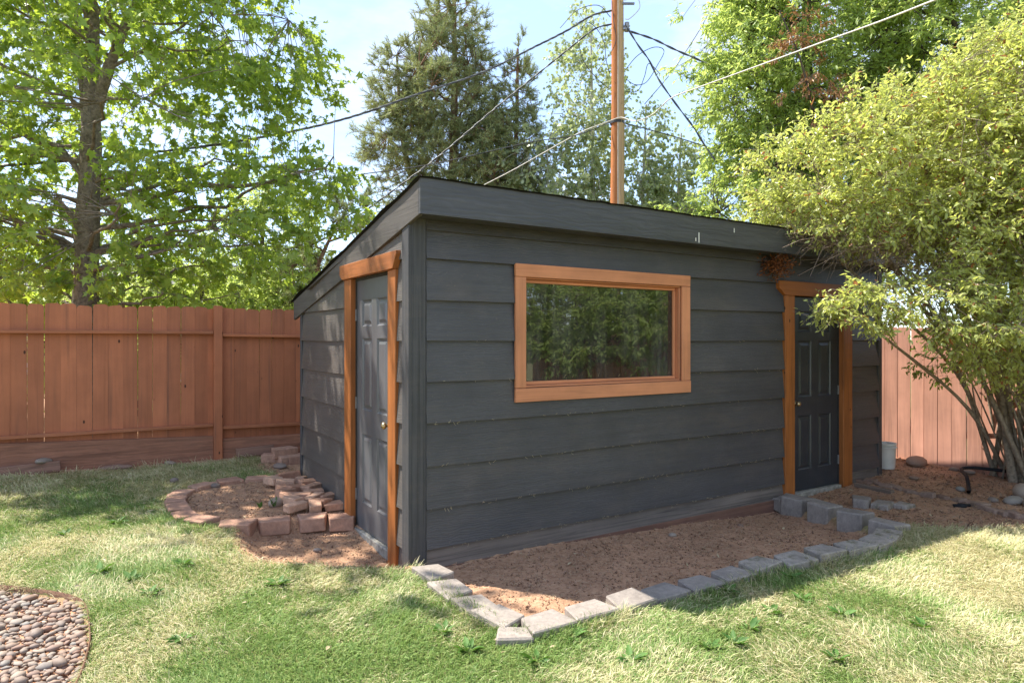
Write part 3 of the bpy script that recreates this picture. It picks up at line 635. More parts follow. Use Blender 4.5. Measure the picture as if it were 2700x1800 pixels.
def brick(w, d, h, mat, bev=.007, jit=.008):
    me = MB().box(-w/2, w/2, -d/2, d/2, 0, h).mesh('brick', bev, jit=jit, rng=rb); me.materials.append(MT[mat]); return me
BR = [brick(rb.uniform(.17, .22), rb.uniform(.095, .115), rb.uniform(.06, .08), 'brick') for _ in range(8)]
pile = [(-2.40, 6.72), (-2.24, 6.61), (-2.07, 6.43), (-2.04, 6.12), (-1.93, 6.13), (-1.86, 6.28), (-1.73, 6.00), (-1.57, 5.97), (-1.69, 6.16), (-1.94, 5.94), (-1.88, 5.83), (-2.31, 6.97), (-2.16, 6.84), (-2.03, 6.65), (-1.92, 6.47), (-1.74, 5.90), (-1.80, 6.07), (-2.12, 6.28), (-2.20, 6.46)]
dist = sorted(range(len(pile)), key=lambda k: math.hypot(pile[k][0]+1.3, pile[k][1]-5.8))
words = {k: r for r, k in enumerate(dist)}
WH = ORD+['fifteenth', 'sixteenth', 'seventeenth', 'eighteenth', 'nineteenth', 'twentieth', 'twenty-first']
for k, (x, y) in enumerate(pile):
    put('brick', BR[k % 8], x, y, gz(x, y)+.085+.03*rb.random(), SA+rb.uniform(-.7, .7)+(1.57 if k % 3 == 0 else 0), .07,
        f'rough red brick heaped along the side wall, {WH[words[k]]} nearest the side door', 'brick', 'bricks heaped beside the shed', (rb.uniform(-.12, .12), rb.uniform(-.12, .12)))
for k, (x, y, dz) in enumerate(((-2.84, 7.98, .1), (-2.63, 7.93, .1), (-2.74, 8.02, .17), (-2.52, 7.98, .1))):
    put('brick', RB[k], x, y, gz(x, y)+dz, SA+rb.uniform(-.2, .2), .12, f'reddish block stacked by the fence behind the shed, {ORD[k]} of four', 'brick', 'blocks stacked by the fence')
OB = [brick(rb.uniform(.13, .18), rb.uniform(.08, .1), .07, 'oldbrick', .009, .012) for _ in range(6)]
brow = [(4.0, 7.60), (4.09, 7.62), (4.11, 7.48), (4.14, 7.38), (4.20, 7.26), (4.225, 7.14), (4.28, 7.02), (4.31, 6.93), (4.42, 6.86), (4.49, 6.72), (4.54, 6.60), (4.53, 6.46), (4.54, 6.34), (4.57, 6.22), (4.60, 6.12), (4.65, 6.02), (4.72, 5.90)]
for k, (x, y) in enumerate(brow):
    put('brick', OB[k % 6], x, y, gz(x, y)+.035+rb.uniform(-.01, .015), 1.75+rb.uniform(-.35, .35), .07, f'dusty old brick edging the soil below the shrub, {WH[k]} from the shed', 'brick', 'old bricks edging the shrub bed', (rb.uniform(-.1, .1), rb.uniform(-.1, .1)))
o = link('timber', MB().box(-.22, .22, -.03, .03, 0, .06).mesh('timber', .006, jit=.006), 'timber'); o.location = (3.95, 7.31, gz(3.95, 7.31)-.01); o.rotation_euler = (0, 0, -1.11)
tag(o, 'grey weathered timber offcut lying beside the front door', 'timber')
# scrap boards and rocks along the back fence
for (x0, y0), (x1, y1), hgt, th, lb in (((-5.36, 6.92), (-4.86, 7.21), .115, .05, 'weathered ribbed scrap board leaning on the fence kickboard'), ((-3.36, 8.13), (-2.98, 8.36), .11, .03, 'flat brown scrap board fixed low on the fence by the shed')):
    L_ = math.hypot(x1-x0, y1-y0); a = math.atan2(y1-y0, x1-x0); m = MB().box(-L_/2, L_/2, -th/2, th/2, 0, hgt)
    o = link('scrap_board', m.mesh('scrap_board', .005, jit=.004), 'scrap'); xm, ym = (x0+x1)/2, (y0+y1)/2
    o.location = (xm+.06*math.sin(a), ym-.06*math.cos(a), gz(xm, ym)-.005+(.03 if hgt < .112 else 0)); o.rotation_euler = (-.12, -.05, a); tag(o, lb, 'board')
# stones
def stone_mesh(seed, sub=2, rough=.12):
    rr = random.Random(seed); bm = bmesh.new(); bmesh.ops.create_icosphere(bm, subdivisions=sub, radius=1.0)
    ax = [Vector((rr.gauss(0, 1), rr.gauss(0, 1), rr.gauss(0, 1))).normalized() for _ in range(7)]; am = [rr.uniform(-rough, rough*1.2) for _ in ax]
    for v in bm.verts: n_ = v.co.normalized(); v.co = n_*(1+sum(a_*max(0, n_.dot(x_))**2 for a_, x_ in zip(am, ax)))
    me = bpy.data.meshes.new('stone'); bm.to_mesh(me); bm.free(); me.polygons.foreach_set('use_smooth', [True]*len(me.polygons))
    me.materials.append(MT['pebble']); at_ = me.attributes.new('tint', 'FLOAT', 'POINT'); return me
ST = [stone_mesh(k, 2) for k in range(5)]
for k, (x, y, s_, lb) in enumerate((
        (5.12, 8.44, (.20, .11, .07), 'long reddish boulder on soil against the pink fence'), (5.20, 6.79, (.11, .1, .10), 'round tan boulder at the right edge of the shrub bed'),
        (4.95, 6.60, (.10, .07, .05), 'flat pale river stone beside the round boulder'), (4.80, 6.68, (.05, .04, .03), 'little tan stone left of the flat river stone'),
        (5.02, 6.44, (.08, .06, .05), 'tan stone at the frame edge below the round boulder'), (4.76, 7.10, (.05, .04, .03), 'small pinkish stone near the hose end'),
        (4.62, 7.68, (.07, .05, .025), 'flat pale stone on bare soil beyond the brick row'), (5.40, 8.17, (.06, .04, .03), 'small stone under the pink fence'),
        (5.48, 8.06, (.13, .07, .035), 'flat dark stone lying behind the black hose'), (-4.42, 7.44, (.17, .06, .03), 'flat pale rock in grass below the left fence'),
        (-3.95, 7.72, (.10, .06, .03), 'pale rock in grass close to the fence post'), (-3.47, 6.88, (.045, .04, .035), 'pale round stone in the grass outside the small bed'),
        (-2.98, 6.72, (.05, .04, .03), 'tan pebble inside the small bed by its back edge'), (-2.66, 7.66, (.11, .07, .035), 'flat grey rock in grass behind the small bed'),
        (-2.13, 6.05, (.085, .06, .05), 'rounded red stone beside the brick heap'), (-5.0, 7.13, (.13, .06, .035), 'white rock resting on the scrap board by the fence'),
        (-1.52, 5.22, (.035, .028, .02), 'grey pebble in the dug soil before the side door'), (2.1, 6.15, (.03, .022, .016), 'white pebble on soil in the front bed'), (1.38, 5.75, (.035, .03, .022), 'tan pebble on soil under the front wall'))):
    o = link('stone', ST[k % 5]); o.scale = s_; o.rotation_euler = (rb.uniform(-.15, .15), rb.uniform(-.15, .15), rb.uniform(0, 3)+(0 if k else 1.2)); o.location = (x, y, hz(x, y)+s_[2]*.55+(.10 if k == 15 else 0)); tag(o, lb, 'stone')
# pebble bed
peb = link('pebble_bed', MB().prism(POLY_PEB, lambda u, v, k: (u, v, gz(u, v)-.09+k*.055)).mesh('pebble_bed'), 'soilbit', kind='structure')
PM = [stone_mesh(100+k, 1, .16) for k in range(8)]
cand = []; rp_ = random.Random(3)
tr_ = np.random.default_rng(3); M_ = 26000; tx = tr_.uniform(-3.6, -1.85, M_); ty = tr_.uniform(2.75, 4.12, M_); tr = tr_.choice((.010, .013, .016, .019, .023, .028, .033), M_); tr = np.where(np.arange(M_) < 900, np.maximum(tr, .022), tr)
td = sdist(tx, ty, POLY_PEB); C3 = np.zeros((0, 3))
for x, y, r, d in zip(tx, ty, tr, td):
    if d > -r*.8: continue
    if len(C3) and np.any((C3[:, 0]-x)**2+(C3[:, 1]-y)**2 < ((C3[:, 2]+r)*.74)**2): continue
    C3 = np.vstack([C3, (x, y, r)])
cand = [tuple(float(v) for v in q) for q in C3]
inview = sorted(cand, key=lambda q: (abs(q[0])/q[1] > .80, -q[2]/q[1])); nobj = 300
rest = []
for k, (x, y, r) in enumerate(inview):
    mat4 = Matrix.Translation((x, y, gz(x, y)-.04+r*.5+rp_.uniform(0, .014))) @ Matrix.Rotation(rp_.uniform(0, 6.28), 4, 'Z') @ Matrix.Rotation(rp_.uniform(-.5, .5), 4, 'X') @ Matrix.Diagonal((r*rp_.uniform(1.05, 1.5), r*rp_.uniform(.8, 1.0), r*rp_.uniform(.5, .8), 1))
    if k < nobj: o = link('pebble', PM[k % 8], None, peb); o.matrix_local = mat4
    else: rest.append((PM[k % 8], mat4))
if rest:
    vs = []; fs = []; ti = []; off = 0
    for me, m4 in rest:
        n_ = len(me.vertices); c = np.empty(n_*3); me.vertices.foreach_get('co', c); c = c.reshape(-1, 3); M4 = np.array(m4)
        f = np.empty(len(me.polygons)*3, np.int32); me.loops.foreach_get('vertex_index', f)
        vs.append(c@M4[:3, :3].T+M4[:3, 3]); fs.append(f.reshape(-1, 3)+off); off += n_; ti.append(np.full(n_, rp_.random()))
    link('pebbles', np_mesh('pebbles', np.vstack(vs), np.vstack(fs), np.concatenate(ti), True), 'pebble', peb, 'stuff')
pe = np.array([(x, y, gz(x, y)) for x, y in PEB_EDGE]); pp = smooth_path(pe, 60)
V = np.vstack([pp+[0, 0, -.08], pp+[0, 0, .018], pp+[.004, .004, .018], pp+[.004, .004, -.08]]); n_ = 60
F = [(k*n_+i, k*n_+i+1, ((k+1) % 4)*n_+i+1, ((k+1) % 4)*n_+i) for k in range(4) for i in range(n_-1)]
o = link('metal_edging', np_mesh('metal_edging', V, np.array(F)), 'edging'); tag(o, 'thin rusty metal edging strip curving round the pebble bed', 'edging')

# ------------------------------------------------------------------ bucket, hose, valve
bk = empty('bucket', (4.60, 8.24, gz(4.60, 8.24)+.0)); bk.scale = (.82, .82, .85); tag(bk, 'dirty white plastic bucket standing at the shed end', 'bucket')
link('body', MB().lathe([(.0, .0), (.125, .0), (.128, .012), (.142, .34), (.150, .345), (.151, .365), (.143, .367), (.138, .34), (.122, .02), (.0, .018)], 28).mesh('body', smooth=True), 'bucket', bk)
link('rim', MB().lathe([(.1445, .30), (.152, .302), (.152, .318), (.1455, .32)], 28).mesh('rim', smooth=True), 'bucket', bk)
hp = [(4.73, 6.93), (4.86, 7.12), (4.99, 7.34), (5.15, 7.62), (5.22, 7.76), (5.34, 7.92), (5.50, 7.92), (5.66, 7.80), (5.82, 7.66), (6.0, 7.5)]
tag(tube_obj('hose', [(x, y, hz(x, y)+.03+(.06 if k > 1 else 0)) for k, (x, y) in enumerate(hp)], .019, 'hose', sides=10), 'black rubber hose curving over soil under the shrub', 'hose')
vb = empty('valve', (4.37, 6.50, hz(4.37, 6.50))); tag(vb, 'small black plastic drip valve on the soil', 'valve')
link('body', MB().lathe([(.0, .0), (.04, .0), (.045, .02), (.03, .035), (.0, .036)], 14).mesh('body', smooth=True), 'hose', vb); link('spout', MB().lathe([(.0, -.08), (.014, -.08), (.014, .08), (.0, .08)], 10, 'x', (0, 0, .018)).mesh('spout', smooth=True), 'hose', vb)

# ------------------------------------------------------------------ utility pole and cables
pole = empty('utility_pole', (2.12, 13.5, 0)); tag(pole, 'tall weathered timber utility pole rising behind the shed', 'utility pole')
zz = np.linspace(-.2, 10.4, 30); rr = np.random.default_rng(2)
P_ = np.stack([.001*zz*1.5+.006*np.sin(zz*1.3), 0*zz, zz], 1); V, F = tubes(P_[None], (.158-.0045*zz)[None], 20)
an = np.arctan2(V[:, 1], V[:, 0]); V[:, :2] *= (1+.03*np.sin(an*5+V[:, 2:3].ravel()*.2)+rr.normal(0, .006, len(V)))[:, None]
link('shaft', np_mesh('shaft', V, F, smooth=True), 'pole', pole)
V, F = tubes(np.stack([-.01+.003*zz*.5, -.152+.0045*zz, zz], 1)[None], np.full((1, 30), .009), 6); link('ground_wire', np_mesh('ground_wire', V, F, smooth=True), 'cable_w', pole)
link('clamp', MB().lathe([(.0, -.10), (.05, -.10), (.065, -.06), (.045, -.03), (.065, 0), (.045, .03), (.05, .07), (.0, .08)], 14, 'z', (.19, -.05, 7.85)).mesh('clamp', smooth=True), 'ceramic', pole)
link('bracket', MB().box(.10, .2, -.07, -.03, 7.83, 7.87).box(.09, .34, -.08, -.04, 8.28, 8.32).mesh('bracket', .004), 'steel', pole)
link('band', MB().lathe([(.136, 5.90), (.142, 5.90), (.142, 5.96), (.136, 5.96)], 20).mesh('band'), 'cable', pole)
CB = dict(
 a=[(2.0, 13.42, 8.15), (1.6, 13.4, 8.04), (1.07, 13.2, 7.64), (.46, 13.0, 7.25), (-.54, 12.5, 6.55), (-1.67, 11.9, 5.92), (-2.6, 11.4, 5.39), (-3.38, 10.9, 4.99), (-4.33, 10.3, 4.59), (-5.33, 9.8, 4.29), (-6.21, 9.3, 4.04), (-7.08, 8.8, 3.82), (-8.6, 8, 3.5)],
 b=[(2.0, 13.42, 7.88), (1.65, 13.4, 7.77), (1.17, 13.4, 7.4), (.56, 13.4, 6.91), (-.4, 13.4, 6.13), (-1.45, 13.4, 5.24), (-2.41, 13.4, 4.52), (-3.02, 13.4, 4.08), (-3.63, 13.4, 3.65), (-5.02, 13.4, 2.95)],
 c=[(2.0, 13.4, 5.95), (1.7, 13.45, 5.85), (1.36, 13.6, 5.75), (.67, 14.0, 5.47), (.04, 14.3, 5.19), (-.63, 14.6, 4.92), (-1.72, 15.0, 4.48)],
 cb=[(2.01, 13.5, 5.95), (1.27, 13.5, 5.67), (.38, 13.4, 5.51), (-1.51, 13.2, 5.03), (-2.76, 13.0, 4.79), (-4.05, 12.8, 4.59), (-5.22, 12.6, 4.41), (-7.07, 12.4, 4.22)],
 d=[(2.28, 13.45, 7.78), (2.83, 13.4, 7.57), (3.19, 13.3, 7.34), (3.64, 13.2, 7.09), (4.31, 12.9, 6.63), (4.91, 12.7, 6.28), (5.42, 12.5, 5.98), (6.15, 12.2, 5.45)],
 e=[(2.27, 13.42, 7.88), (2.51, 13.3, 7.4), (2.7, 13.2, 7.07), (2.86, 13.1, 6.67), (2.99, 13.0, 6.4), (3.24, 12.9, 5.99), (3.47, 12.8, 5.62), (3.67, 12.7, 5.23), (3.85, 12.6, 4.9)],
 f=[(1.99, 13.34, 5.93), (2.18, 13.3, 5.97), (2.4, 13.0, 5.8), (2.64, 12.5, 5.77), (2.8, 11.8, 5.81), (3.04, 11.0, 5.69), (3.38, 9.9, 5.51), (3.65, 9.0, 5.36), (3.86, 8.2, 5.22), (4.06, 7.4, 5.07), (4.18, 6.6, 4.91), (4.28, 5.6, 4.69), (4.3, 3.5, 4.4)],
 h=[(4.83, 16.0, 9.63), (4.54, 16.0, 9.05), (4.15, 16.0, 8.43), (3.79, 16.0, 7.91), (3.17, 16.0, 7.18)],
 i=[(2.25, 13.45, 5.91), (3.45, 13.8, 5.71), (4.84, 14.2, 5.42), (5.89, 14.5, 5.24)])
def twisted(name, pts, r, mats, label, pitch=.55, n=170, strands=3):
    e = empty(name, pts[0]); P = smooth_path(pts, n); T = nrm(np.gradient(P, axis=0)); A = nrm(np.cross(T, [0, 0, 1.])); B = np.cross(T, A)
    s_ = np.concatenate([[0], np.cumsum(np.linalg.norm(np.diff(P, axis=0), axis=1))])
    for k in range(strands):
        ph = s_/pitch*2*math.pi+k*2*math.pi/strands
        Q = P+r*(np.cos(ph)[:, None]*A+np.sin(ph)[:, None]*B)-np.array(pts[0]); V, F = tubes(Q[None], np.full((1, n), r), 6); link('strand', np_mesh('strand', V, F, smooth=True), mats[k % len(mats)], e)
    tag(e, label, 'cable', 'cables on the utility pole'); return e
twisted('cable', CB['a'], .011, ['cable_g', 'cable', 'cable_g'], 'thick twisted cable sweeping from the pole top into the left maple')
twisted('cable', CB['b'], .010, ['cable', 'cable_g'], 'twisted cable dropping steeply from the pole behind the low roof end', strands=2)
twisted('cable', CB['d'], .011, ['cable', 'cable_g'], 'twisted cable from the pole into the right-hand trees', strands=2)
twisted('cable', CB['e'], .010, ['cable', 'cable_g'], 'dark cable hanging steeply down right of the pole', .9, strands=2)
def cable(pts, r, mat, label): return tag(tube_obj('cable', pts, r, mat, sides=6), label, 'cable', 'cables on the utility pole')
cable(CB['c'], .009, 'cable_w', 'pale cable running from the pole band down behind the roof')
cable(CB['cb'], .010, 'cable', 'thin dark cable from the pole band across the pine to the left')
cable(CB['f'], .010, 'cable_w', 'pale straight cable rising from the pole band to upper right')
cable(CB['h'], .010, 'cable', 'thin slack wire slanting in the sky right of the pole')
cable(CB['i'], .010, 'cable', 'thin dark cable from the pole band towards the right trees')
def loop(c, pts, r, mat, label): return cable([(c[0]+a, c[1]+b_, c[2]+d_) for a, b_, d_ in pts], r, mat, label)
cable([(1.97, 13.38, 8.0), (1.72, 13.35, 8.22), (1.30, 13.3, 8.1), (.95, 13.2, 7.7)], .007, 'cable', 'upper slack jumper loop left of the pole')
cable([(1.20, 13.35, 7.45), (1.50, 13.3, 7.85), (1.80, 13.3, 7.55), (1.88, 13.33, 7.1), (1.96, 13.35, 6.85)], .007, 'cable', 'outer jumper loop hanging left of the pole')
cable([(1.30, 13.35, 7.55), (1.42, 13.3, 7.1), (1.68, 13.3, 6.75), (1.95, 13.35, 6.55)], .007, 'cable', 'lowest jumper loop left of the pole')
cable([(1.99, 13.33, 8.3), (2.02, 13.3, 7.9), (2.07, 13.32, 7.5), (1.92, 13.3, 7.2), (1.7, 13.3, 6.9)], .007, 'cable', 'short jumper curling over the pole face')
cable([(2.27, 13.38, 6.95), (2.5, 13.3, 7.2), (2.8, 13.2, 7.32), (3.0, 13.2, 7.25), (2.86, 13.2, 6.95), (2.66, 13.25, 6.65), (2.45, 13.3, 6.62), (2.28, 13.36, 6.75)], .007, 'cable', 'round jumper loop hanging right of the pole')
cable([(2.26, 13.36, 6.5), (2.5, 13.3, 6.5), (2.62, 13.25, 6.75), (2.7, 13.2, 7.0), (2.9, 13.1, 6.75)], .007, 'cable', 'lower jumper loop right of the pole')
cable([(2.24, 13.36, 8.32), (2.46, 13.3, 8.38), (2.54, 13.3, 8.15), (2.35, 13.33, 7.95), (2.26, 13.36, 7.95)], .008, 'cable_w', 'little pale wire curl near the pole top')

# ------------------------------------------------------------------ trees
LEAF = {
 'maple': (np.array([(0, .36), (0, 0), (.34, .05), (.19, .27), (.56, .50), (.17, .51), (0, 1.0), (-.17, .51), (-.56, .50), (-.19, .27), (-.34, .05)]), [(0, i, i % 10+1) for i in range(1, 11)], np.array([.05, 0, -.06, .02, -.08, .02, -.10, .02, -.08, .02, -.06])),
 'oval': (np.array([(0, 0), (.19, .28), (.17, .62), (0, 1), (-.17, .62), (-.19, .28)]), [(0, 1, 2), (0, 2, 3), (0, 3, 4), (0, 4, 5)], np.array([0, .05, .03, -.10, .03, .05])),
 'lance': (np.array([(0, 0), (.15, .42), (0, 1), (-.15, .42)]), [(0, 1, 2), (0, 2, 3)], np.array([0, .05, -.10, .05])),
 'round': (np.array([(0, 0), (.40, .25), (.36, .66), (0, .98), (-.36, .66), (-.40, .25)]), [(0, 1, 2), (0, 2, 3), (0, 3, 4), (0, 4, 5)], np.array([0, .03, .03, -.03, .03, .03])),
 'needle': (np.array([(-.062, 0), (.062, 0), (0, 1)]), [(0, 1, 2)], np.array([0., 0, .02])),
}
def leaf_geo(kind, P, ax, nm, size, tint):
    t2, tris, tz = LEAF[kind]; ax = nrm(ax); side = nrm(np.cross(ax, nm)); nm2 = np.cross(side, ax); s_ = size[:, None, None]
    V = P[:, None, :]+s_*(t2[None, :, 1:2]*ax[:, None]+t2[None, :, 0:1]*side[:, None]+tz[None, :, None]*nm2[:, None])
    k = len(t2); F = (np.array(tris)[None]+np.arange(len(P))[:, None, None]*k).reshape(-1, 3)
    return V.reshape(-1, 3), F, np.repeat(tint, k)
def bez(S, C_, E_, n):
    t = np.linspace(0, 1, n)[None, :, None]; return (1-t)**2*S[:, None]+2*t*(1-t)*C_[:, None]+t*t*E_[:, None]
CAMP = np.array([0, 0, 1.56])
def tree(name, label, catg, trunks, ells, nlimb, nclump, leaf, lmat, bark, sprigs=5, lps=8, spl=.35, lsize=.09, up=.35, flat=.6, droop=.4, seed=1, group=None, shell=.35,
         r_limb=.35, single=0, keep=None, lsd=.25, tintf=None, radial=False, thin=(.010, .004), limb_min=.5, wander=.12, conn=1.0, sprig_up=.15, stray=.45, nup=.9):
    rng = np.random.default_rng(seed); base = np.array(trunks[0][0][0]); e = empty(name, tuple(base)); tag(e, label, catg, group)
    wood_parts = []; TP = []; TR = []
    for pts, r0, r1 in trunks:
        n = max(8, len(pts)*4); P = smooth_path(pts, n); rr_ = np.linspace(r0, r1, n)*(1+.06*np.sin(np.arange(n)*1.7)); rr_[0] *= 1.15
        V, F = tubes(P[None], rr_[None], 10); V = V+rng.normal(0, r0*.03, V.shape); wood_parts.append((V, F)); TP.append(P); TR.append(rr_)
    TPa = np.vstack(TP); TRa = np.concatenate(TR)
    vol = np.array([a*b_*c for (_, (a, b_, c)) in ells])**.8; vol = vol/vol.sum()
    def sample(n, lo, hi):
        out = np.zeros((0, 3))
        while len(out) < n:
            k = rng.choice(len(ells), n, p=vol); d = nrm(rng.normal(size=(n, 3))); rad = (rng.random(n)*(hi**3-lo**3)+lo**3)**(1/3)
            c = np.array([ells[q][0] for q in k]); ra = np.array([ells[q][1] for q in k]); rad = rad*(1+stray*(rng.random(n) < .16)*rng.random(n)); q = c+d*ra*rad[:, None]
            q = q[q[:, 2] > .35]
            if keep is not None: q = q[keep(q)]
            out = np.vstack([out, q])
        return out[:n]
    LE = sample(nlimb, limb_min, .95)
    hd = np.linalg.norm(LE[:, None, :2]-TPa[None, :, :2], axis=2); want = LE[:, None, 2]-up*hd
    cost = np.abs(TPa[None, :, 2]-want)+.35*hd; j = cost.argmin(1); S = TPa[j]; dl = np.linalg.norm(LE-S, axis=1)
    C_ = (S+LE)/2+rng.normal(0, wander, LE.shape)*dl[:, None]; C_[:, 2] += .10*dl*(1 if up > 0 else -.6)
    LP = bez(S, C_, LE, 9); LP[:, 1:-1] += rng.normal(0, .02, LP[:, 1:-1].shape)*dl[:, None, None]
    r0 = np.minimum(TRa[j]*r_limb*1.6, .012+.016*dl*r_limb/.35); LR = np.linspace(1, .22, 9)[None]*r0[:, None]
    wood_parts.append(tubes(LP, LR, 6))
    CC = sample(nclump, shell, 1.0)
    LPf = np.vstack([LP[:, 2:].reshape(-1, 3), TPa[len(TPa)//3:]]); Q = np.empty(len(CC), int)
    for s0 in range(0, len(CC), 400):
        d = np.linalg.norm(CC[s0:s0+400, None]-LPf[None], axis=2); Q[s0:s0+400] = d.argmin(1)
    S2 = LPf[Q]; dl2 = np.linalg.norm(CC-S2, axis=1); CC = S2+(CC-S2)*conn
    C2 = (S2+CC)/2+rng.normal(0, .14, CC.shape)*dl2[:, None]; TW = bez(S2, C2, CC, 5)
    wood_parts.append(tubes(TW, np.linspace(thin[0], thin[1], 5)[None]*np.clip(dl2, .4, 1.6)[:, None], 4))
    od = nrm(CC-S2+nrm(CC-np.array([ells[0][0]]))*.4)
    n = len(CC)*sprigs; ci = np.repeat(np.arange(len(CC)), sprigs)
    sdv = nrm(od[ci]*.9+rng.normal(0, .75, (n, 3))*np.array([1, 1, flat])+np.array([0, 0, sprig_up])); sl = spl*rng.uniform(.5, 1.25, n)
    fr0 = rng.uniform(.45, 1, n)[:, None]; ss = S2[ci]*(1-fr0)*.35+CC[ci]*(1-(1-fr0)*.35); se = ss+sdv*sl[:, None]; smid = (ss+se)/2+rng.normal(0, .05, (n, 3))*sl[:, None]
    wood_parts.append(tubes(np.stack([ss, smid, se], 1), np.array([thin[1], thin[1]*.7, thin[1]*.35])[None], 3))
    V, F = cat(wood_parts)
    link('trunk', np_mesh('trunk', V-base, F, smooth=True), bark, e)
    N = n*lps; si = np.repeat(np.arange(n), lps); f = np.tile((np.arange(lps)+.7)/lps, n)+rng.normal(0, .05, N); f = np.clip(f, .04, 1.02)
    LPz = ss[si]+(se-ss)[si]*f[:, None]+rng.normal(0, .012 if not radial else .004, (N, 3))
    rd = nrm(rng.normal(size=(N, 3)))
    if radial: ax_ = nrm(sdv[si]*.75+rd*.85+np.array([0, 0, .12])); nm = nrm(rng.normal(size=(N, 3)))
    else:
        ax_ = nrm(sdv[si]*.45+rd*.8*np.array([1, 1, .7])+np.array([0, 0, -droop])); nm = nrm(np.array([0, 0, nup])+rng.normal(0, .55, (N, 3)))
    size = lsize*np.clip(rng.normal(1, lsd, N), .4, 1.6)
    cv = rng.random(len(CC)); tint = np.clip(.55*rng.random(N)+.45*cv[ci][si], 0, .96)
    if tintf is not None: tint = tintf(LPz, tint, rng)
    mats = lmat
    if single:
        rel = LPz-CAMP; vis = (np.abs(rel[:, 0]) < .75*rel[:, 1]) & (np.abs(rel[:, 2]) < .5*rel[:, 1]) & (rel[:, 1] > 1)
        sc_ = np.where(vis, size/np.maximum(rel[:, 1], 1), 0); pick = np.argsort(-sc_)[:single]; rem = np.ones(N, bool); rem[pick] = False
    else: rem = np.ones(N, bool); pick = []
    V, F, T_ = leaf_geo(leaf, LPz[rem]-base, ax_[rem], nm[rem], size[rem], tint[rem])
    cr = link('crown', np_mesh('crown', V, F, T_), mats, e, 'stuff')
    if len(pick):
        var = []
        for k in range(4):
            V, F, T_ = leaf_geo(leaf, np.zeros((1, 3)), np.array([[0, 1., 0]]), np.array([[0, 0, 1.]]), np.ones(1), np.array([.2+.2*k])); me_ = np_mesh('leaf', V, F, T_); me_.materials.append(MT[mats]); var.append(me_)
        for k in pick:
            a = nrm(ax_[k]); sd_ = nrm(np.cross(a, nm[k])); nn = np.cross(sd_, a); s_ = size[k]
            o = link('leaf', var[int(k) % 4], None, cr)
            p = LPz[k]-base; o.matrix_local = Matrix(((sd_[0]*s_, a[0]*s_, nn[0]*s_, p[0]), (sd_[1]*s_, a[1]*s_, nn[1]*s_, p[1]), (sd_[2]*s_, a[2]*s_, nn[2]*s_, p[2]), (0, 0, 0, 1)))
    return e

# maple behind the left fence
def keep_maple(q):
    tx = q[:, 0]/q[:, 1]+.637
    bare = (np.abs(tx) < .035+.01*np.sin(q[:, 2]*4)) & (q[:, 1] < 9.4) & (q[:, 2] > 2.0) & (q[:, 2] < 4.9-.35*(9.3-q[:, 1])) & (np.sin(q[:, 2]*5.1+q[:, 1]) < .75)
    return ~bare & (q[:, 2] > 1.75) & ((q[:, 0]+5.35)*-.513+(q[:, 1]-6.99)*.858 > -.5-.5*np.clip(q[:, 2]-2.2, 0, 3))
tree('maple_tree', 'tall maple with lobed light-green leaves behind the left fence', 'tree',
     [([(-5.92, 9.25, -.1), (-5.90, 9.25, 1.8), (-5.83, 9.2, 3.4), (-5.78, 9.2, 4.6), (-5.80, 9.25, 5.6), (-5.9, 9.3, 7.5), (-5.8, 9.3, 10.0)], .19, .05),
      ([(-5.78, 9.2, 4.5), (-5.5, 9.1, 5.2), (-5.1, 9.0, 6.0), (-4.6, 9.0, 7.0), (-4.3, 9.1, 8.2)], .085, .03),
      ([(-5.80, 9.2, 4.3), (-6.1, 9.5, 5.4), (-6.4, 9.7, 6.6), (-6.7, 9.9, 8.0)], .09, .03)],
     [((-5.75, 9.2, 4.6), (2.95, 2.8, 2.5)), ((-5.5, 9.2, 2.9), (3.0, 2.2, 1.2)), ((-5.6, 9.3, 7.2), (2.4, 2.3, 1.9)), ((-3.7, 8.9, 5.4), (1.3, 1.2, 1.1)), ((-7.6, 9.0, 4.5), (2.0, 2.4, 2.6)), ((-3.6, 9.4, 3.6), (1.5, 1.3, .9)), ((-5.2, 7.6, 6.4), (1.6, 1.3, 1.1)), ((-4.3, 6.4, 6.4), (1.1, 1.0, .6)), ((-2.95, 9.0, 5.0), (.9, .8, .45)), ((-3.0, 9.2, 3.8), (.8, .8, .4))],
     74, 1400, 'maple', 'lf_maple', 'bark_m', sprigs=4, lps=8, spl=.42, lsize=.092, r_limb=.2, thin=(.007, .003), up=.22, flat=.5, droop=.55, seed=12, shell=.3, single=300, keep=keep_maple, sprig_up=.0, nup=.7, stray=.28, lsd=.32)
# pine
def pine(name, label, trunks, ells, nl, nc, seed, **k):
    return tree(name, label, 'tree', trunks, ells, nl, nc, 'needle', 'lf_pine', 'bark_p', radial=True, **{**dict(sprigs=5, lps=34, spl=.30, lsize=.105, up=.25, seed=seed, group='pine trees', shell=.45, flat=.8, thin=(.016, .007), sprig_up=.75, lsd=.15, r_limb=.5), **k})
pine('pine_tree', 'tall broad pine with open crown left of the utility pole',
     [([(-1.75, 18, 0), (-1.7, 18, 3), (-1.6, 18, 6), (-1.55, 18, 8.5), (-1.55, 18, 10.7)], .2, .04), ([(-1.7, 18, 2.4), (-2.2, 18, 4.5), (-2.9, 18, 6.6), (-3.1, 18, 9.2)], .12, .03)],
     [((-1.55, 18, 9.5), (1.05, 1.0, 1.35)), ((-2.95, 18, 8.4), (.9, .8, 1.1)), ((-1.8, 18, 7.9), (1.5, 1.2, 1.3)), ((-3.2, 18, 6.6), (.95, .9, .9)), ((-1.4, 18, 6.4), (1.6, 1.2, 1.3)), ((-2.4, 18, 5.2), (1.2, 1.0, .8))], 60, 1150, 31)
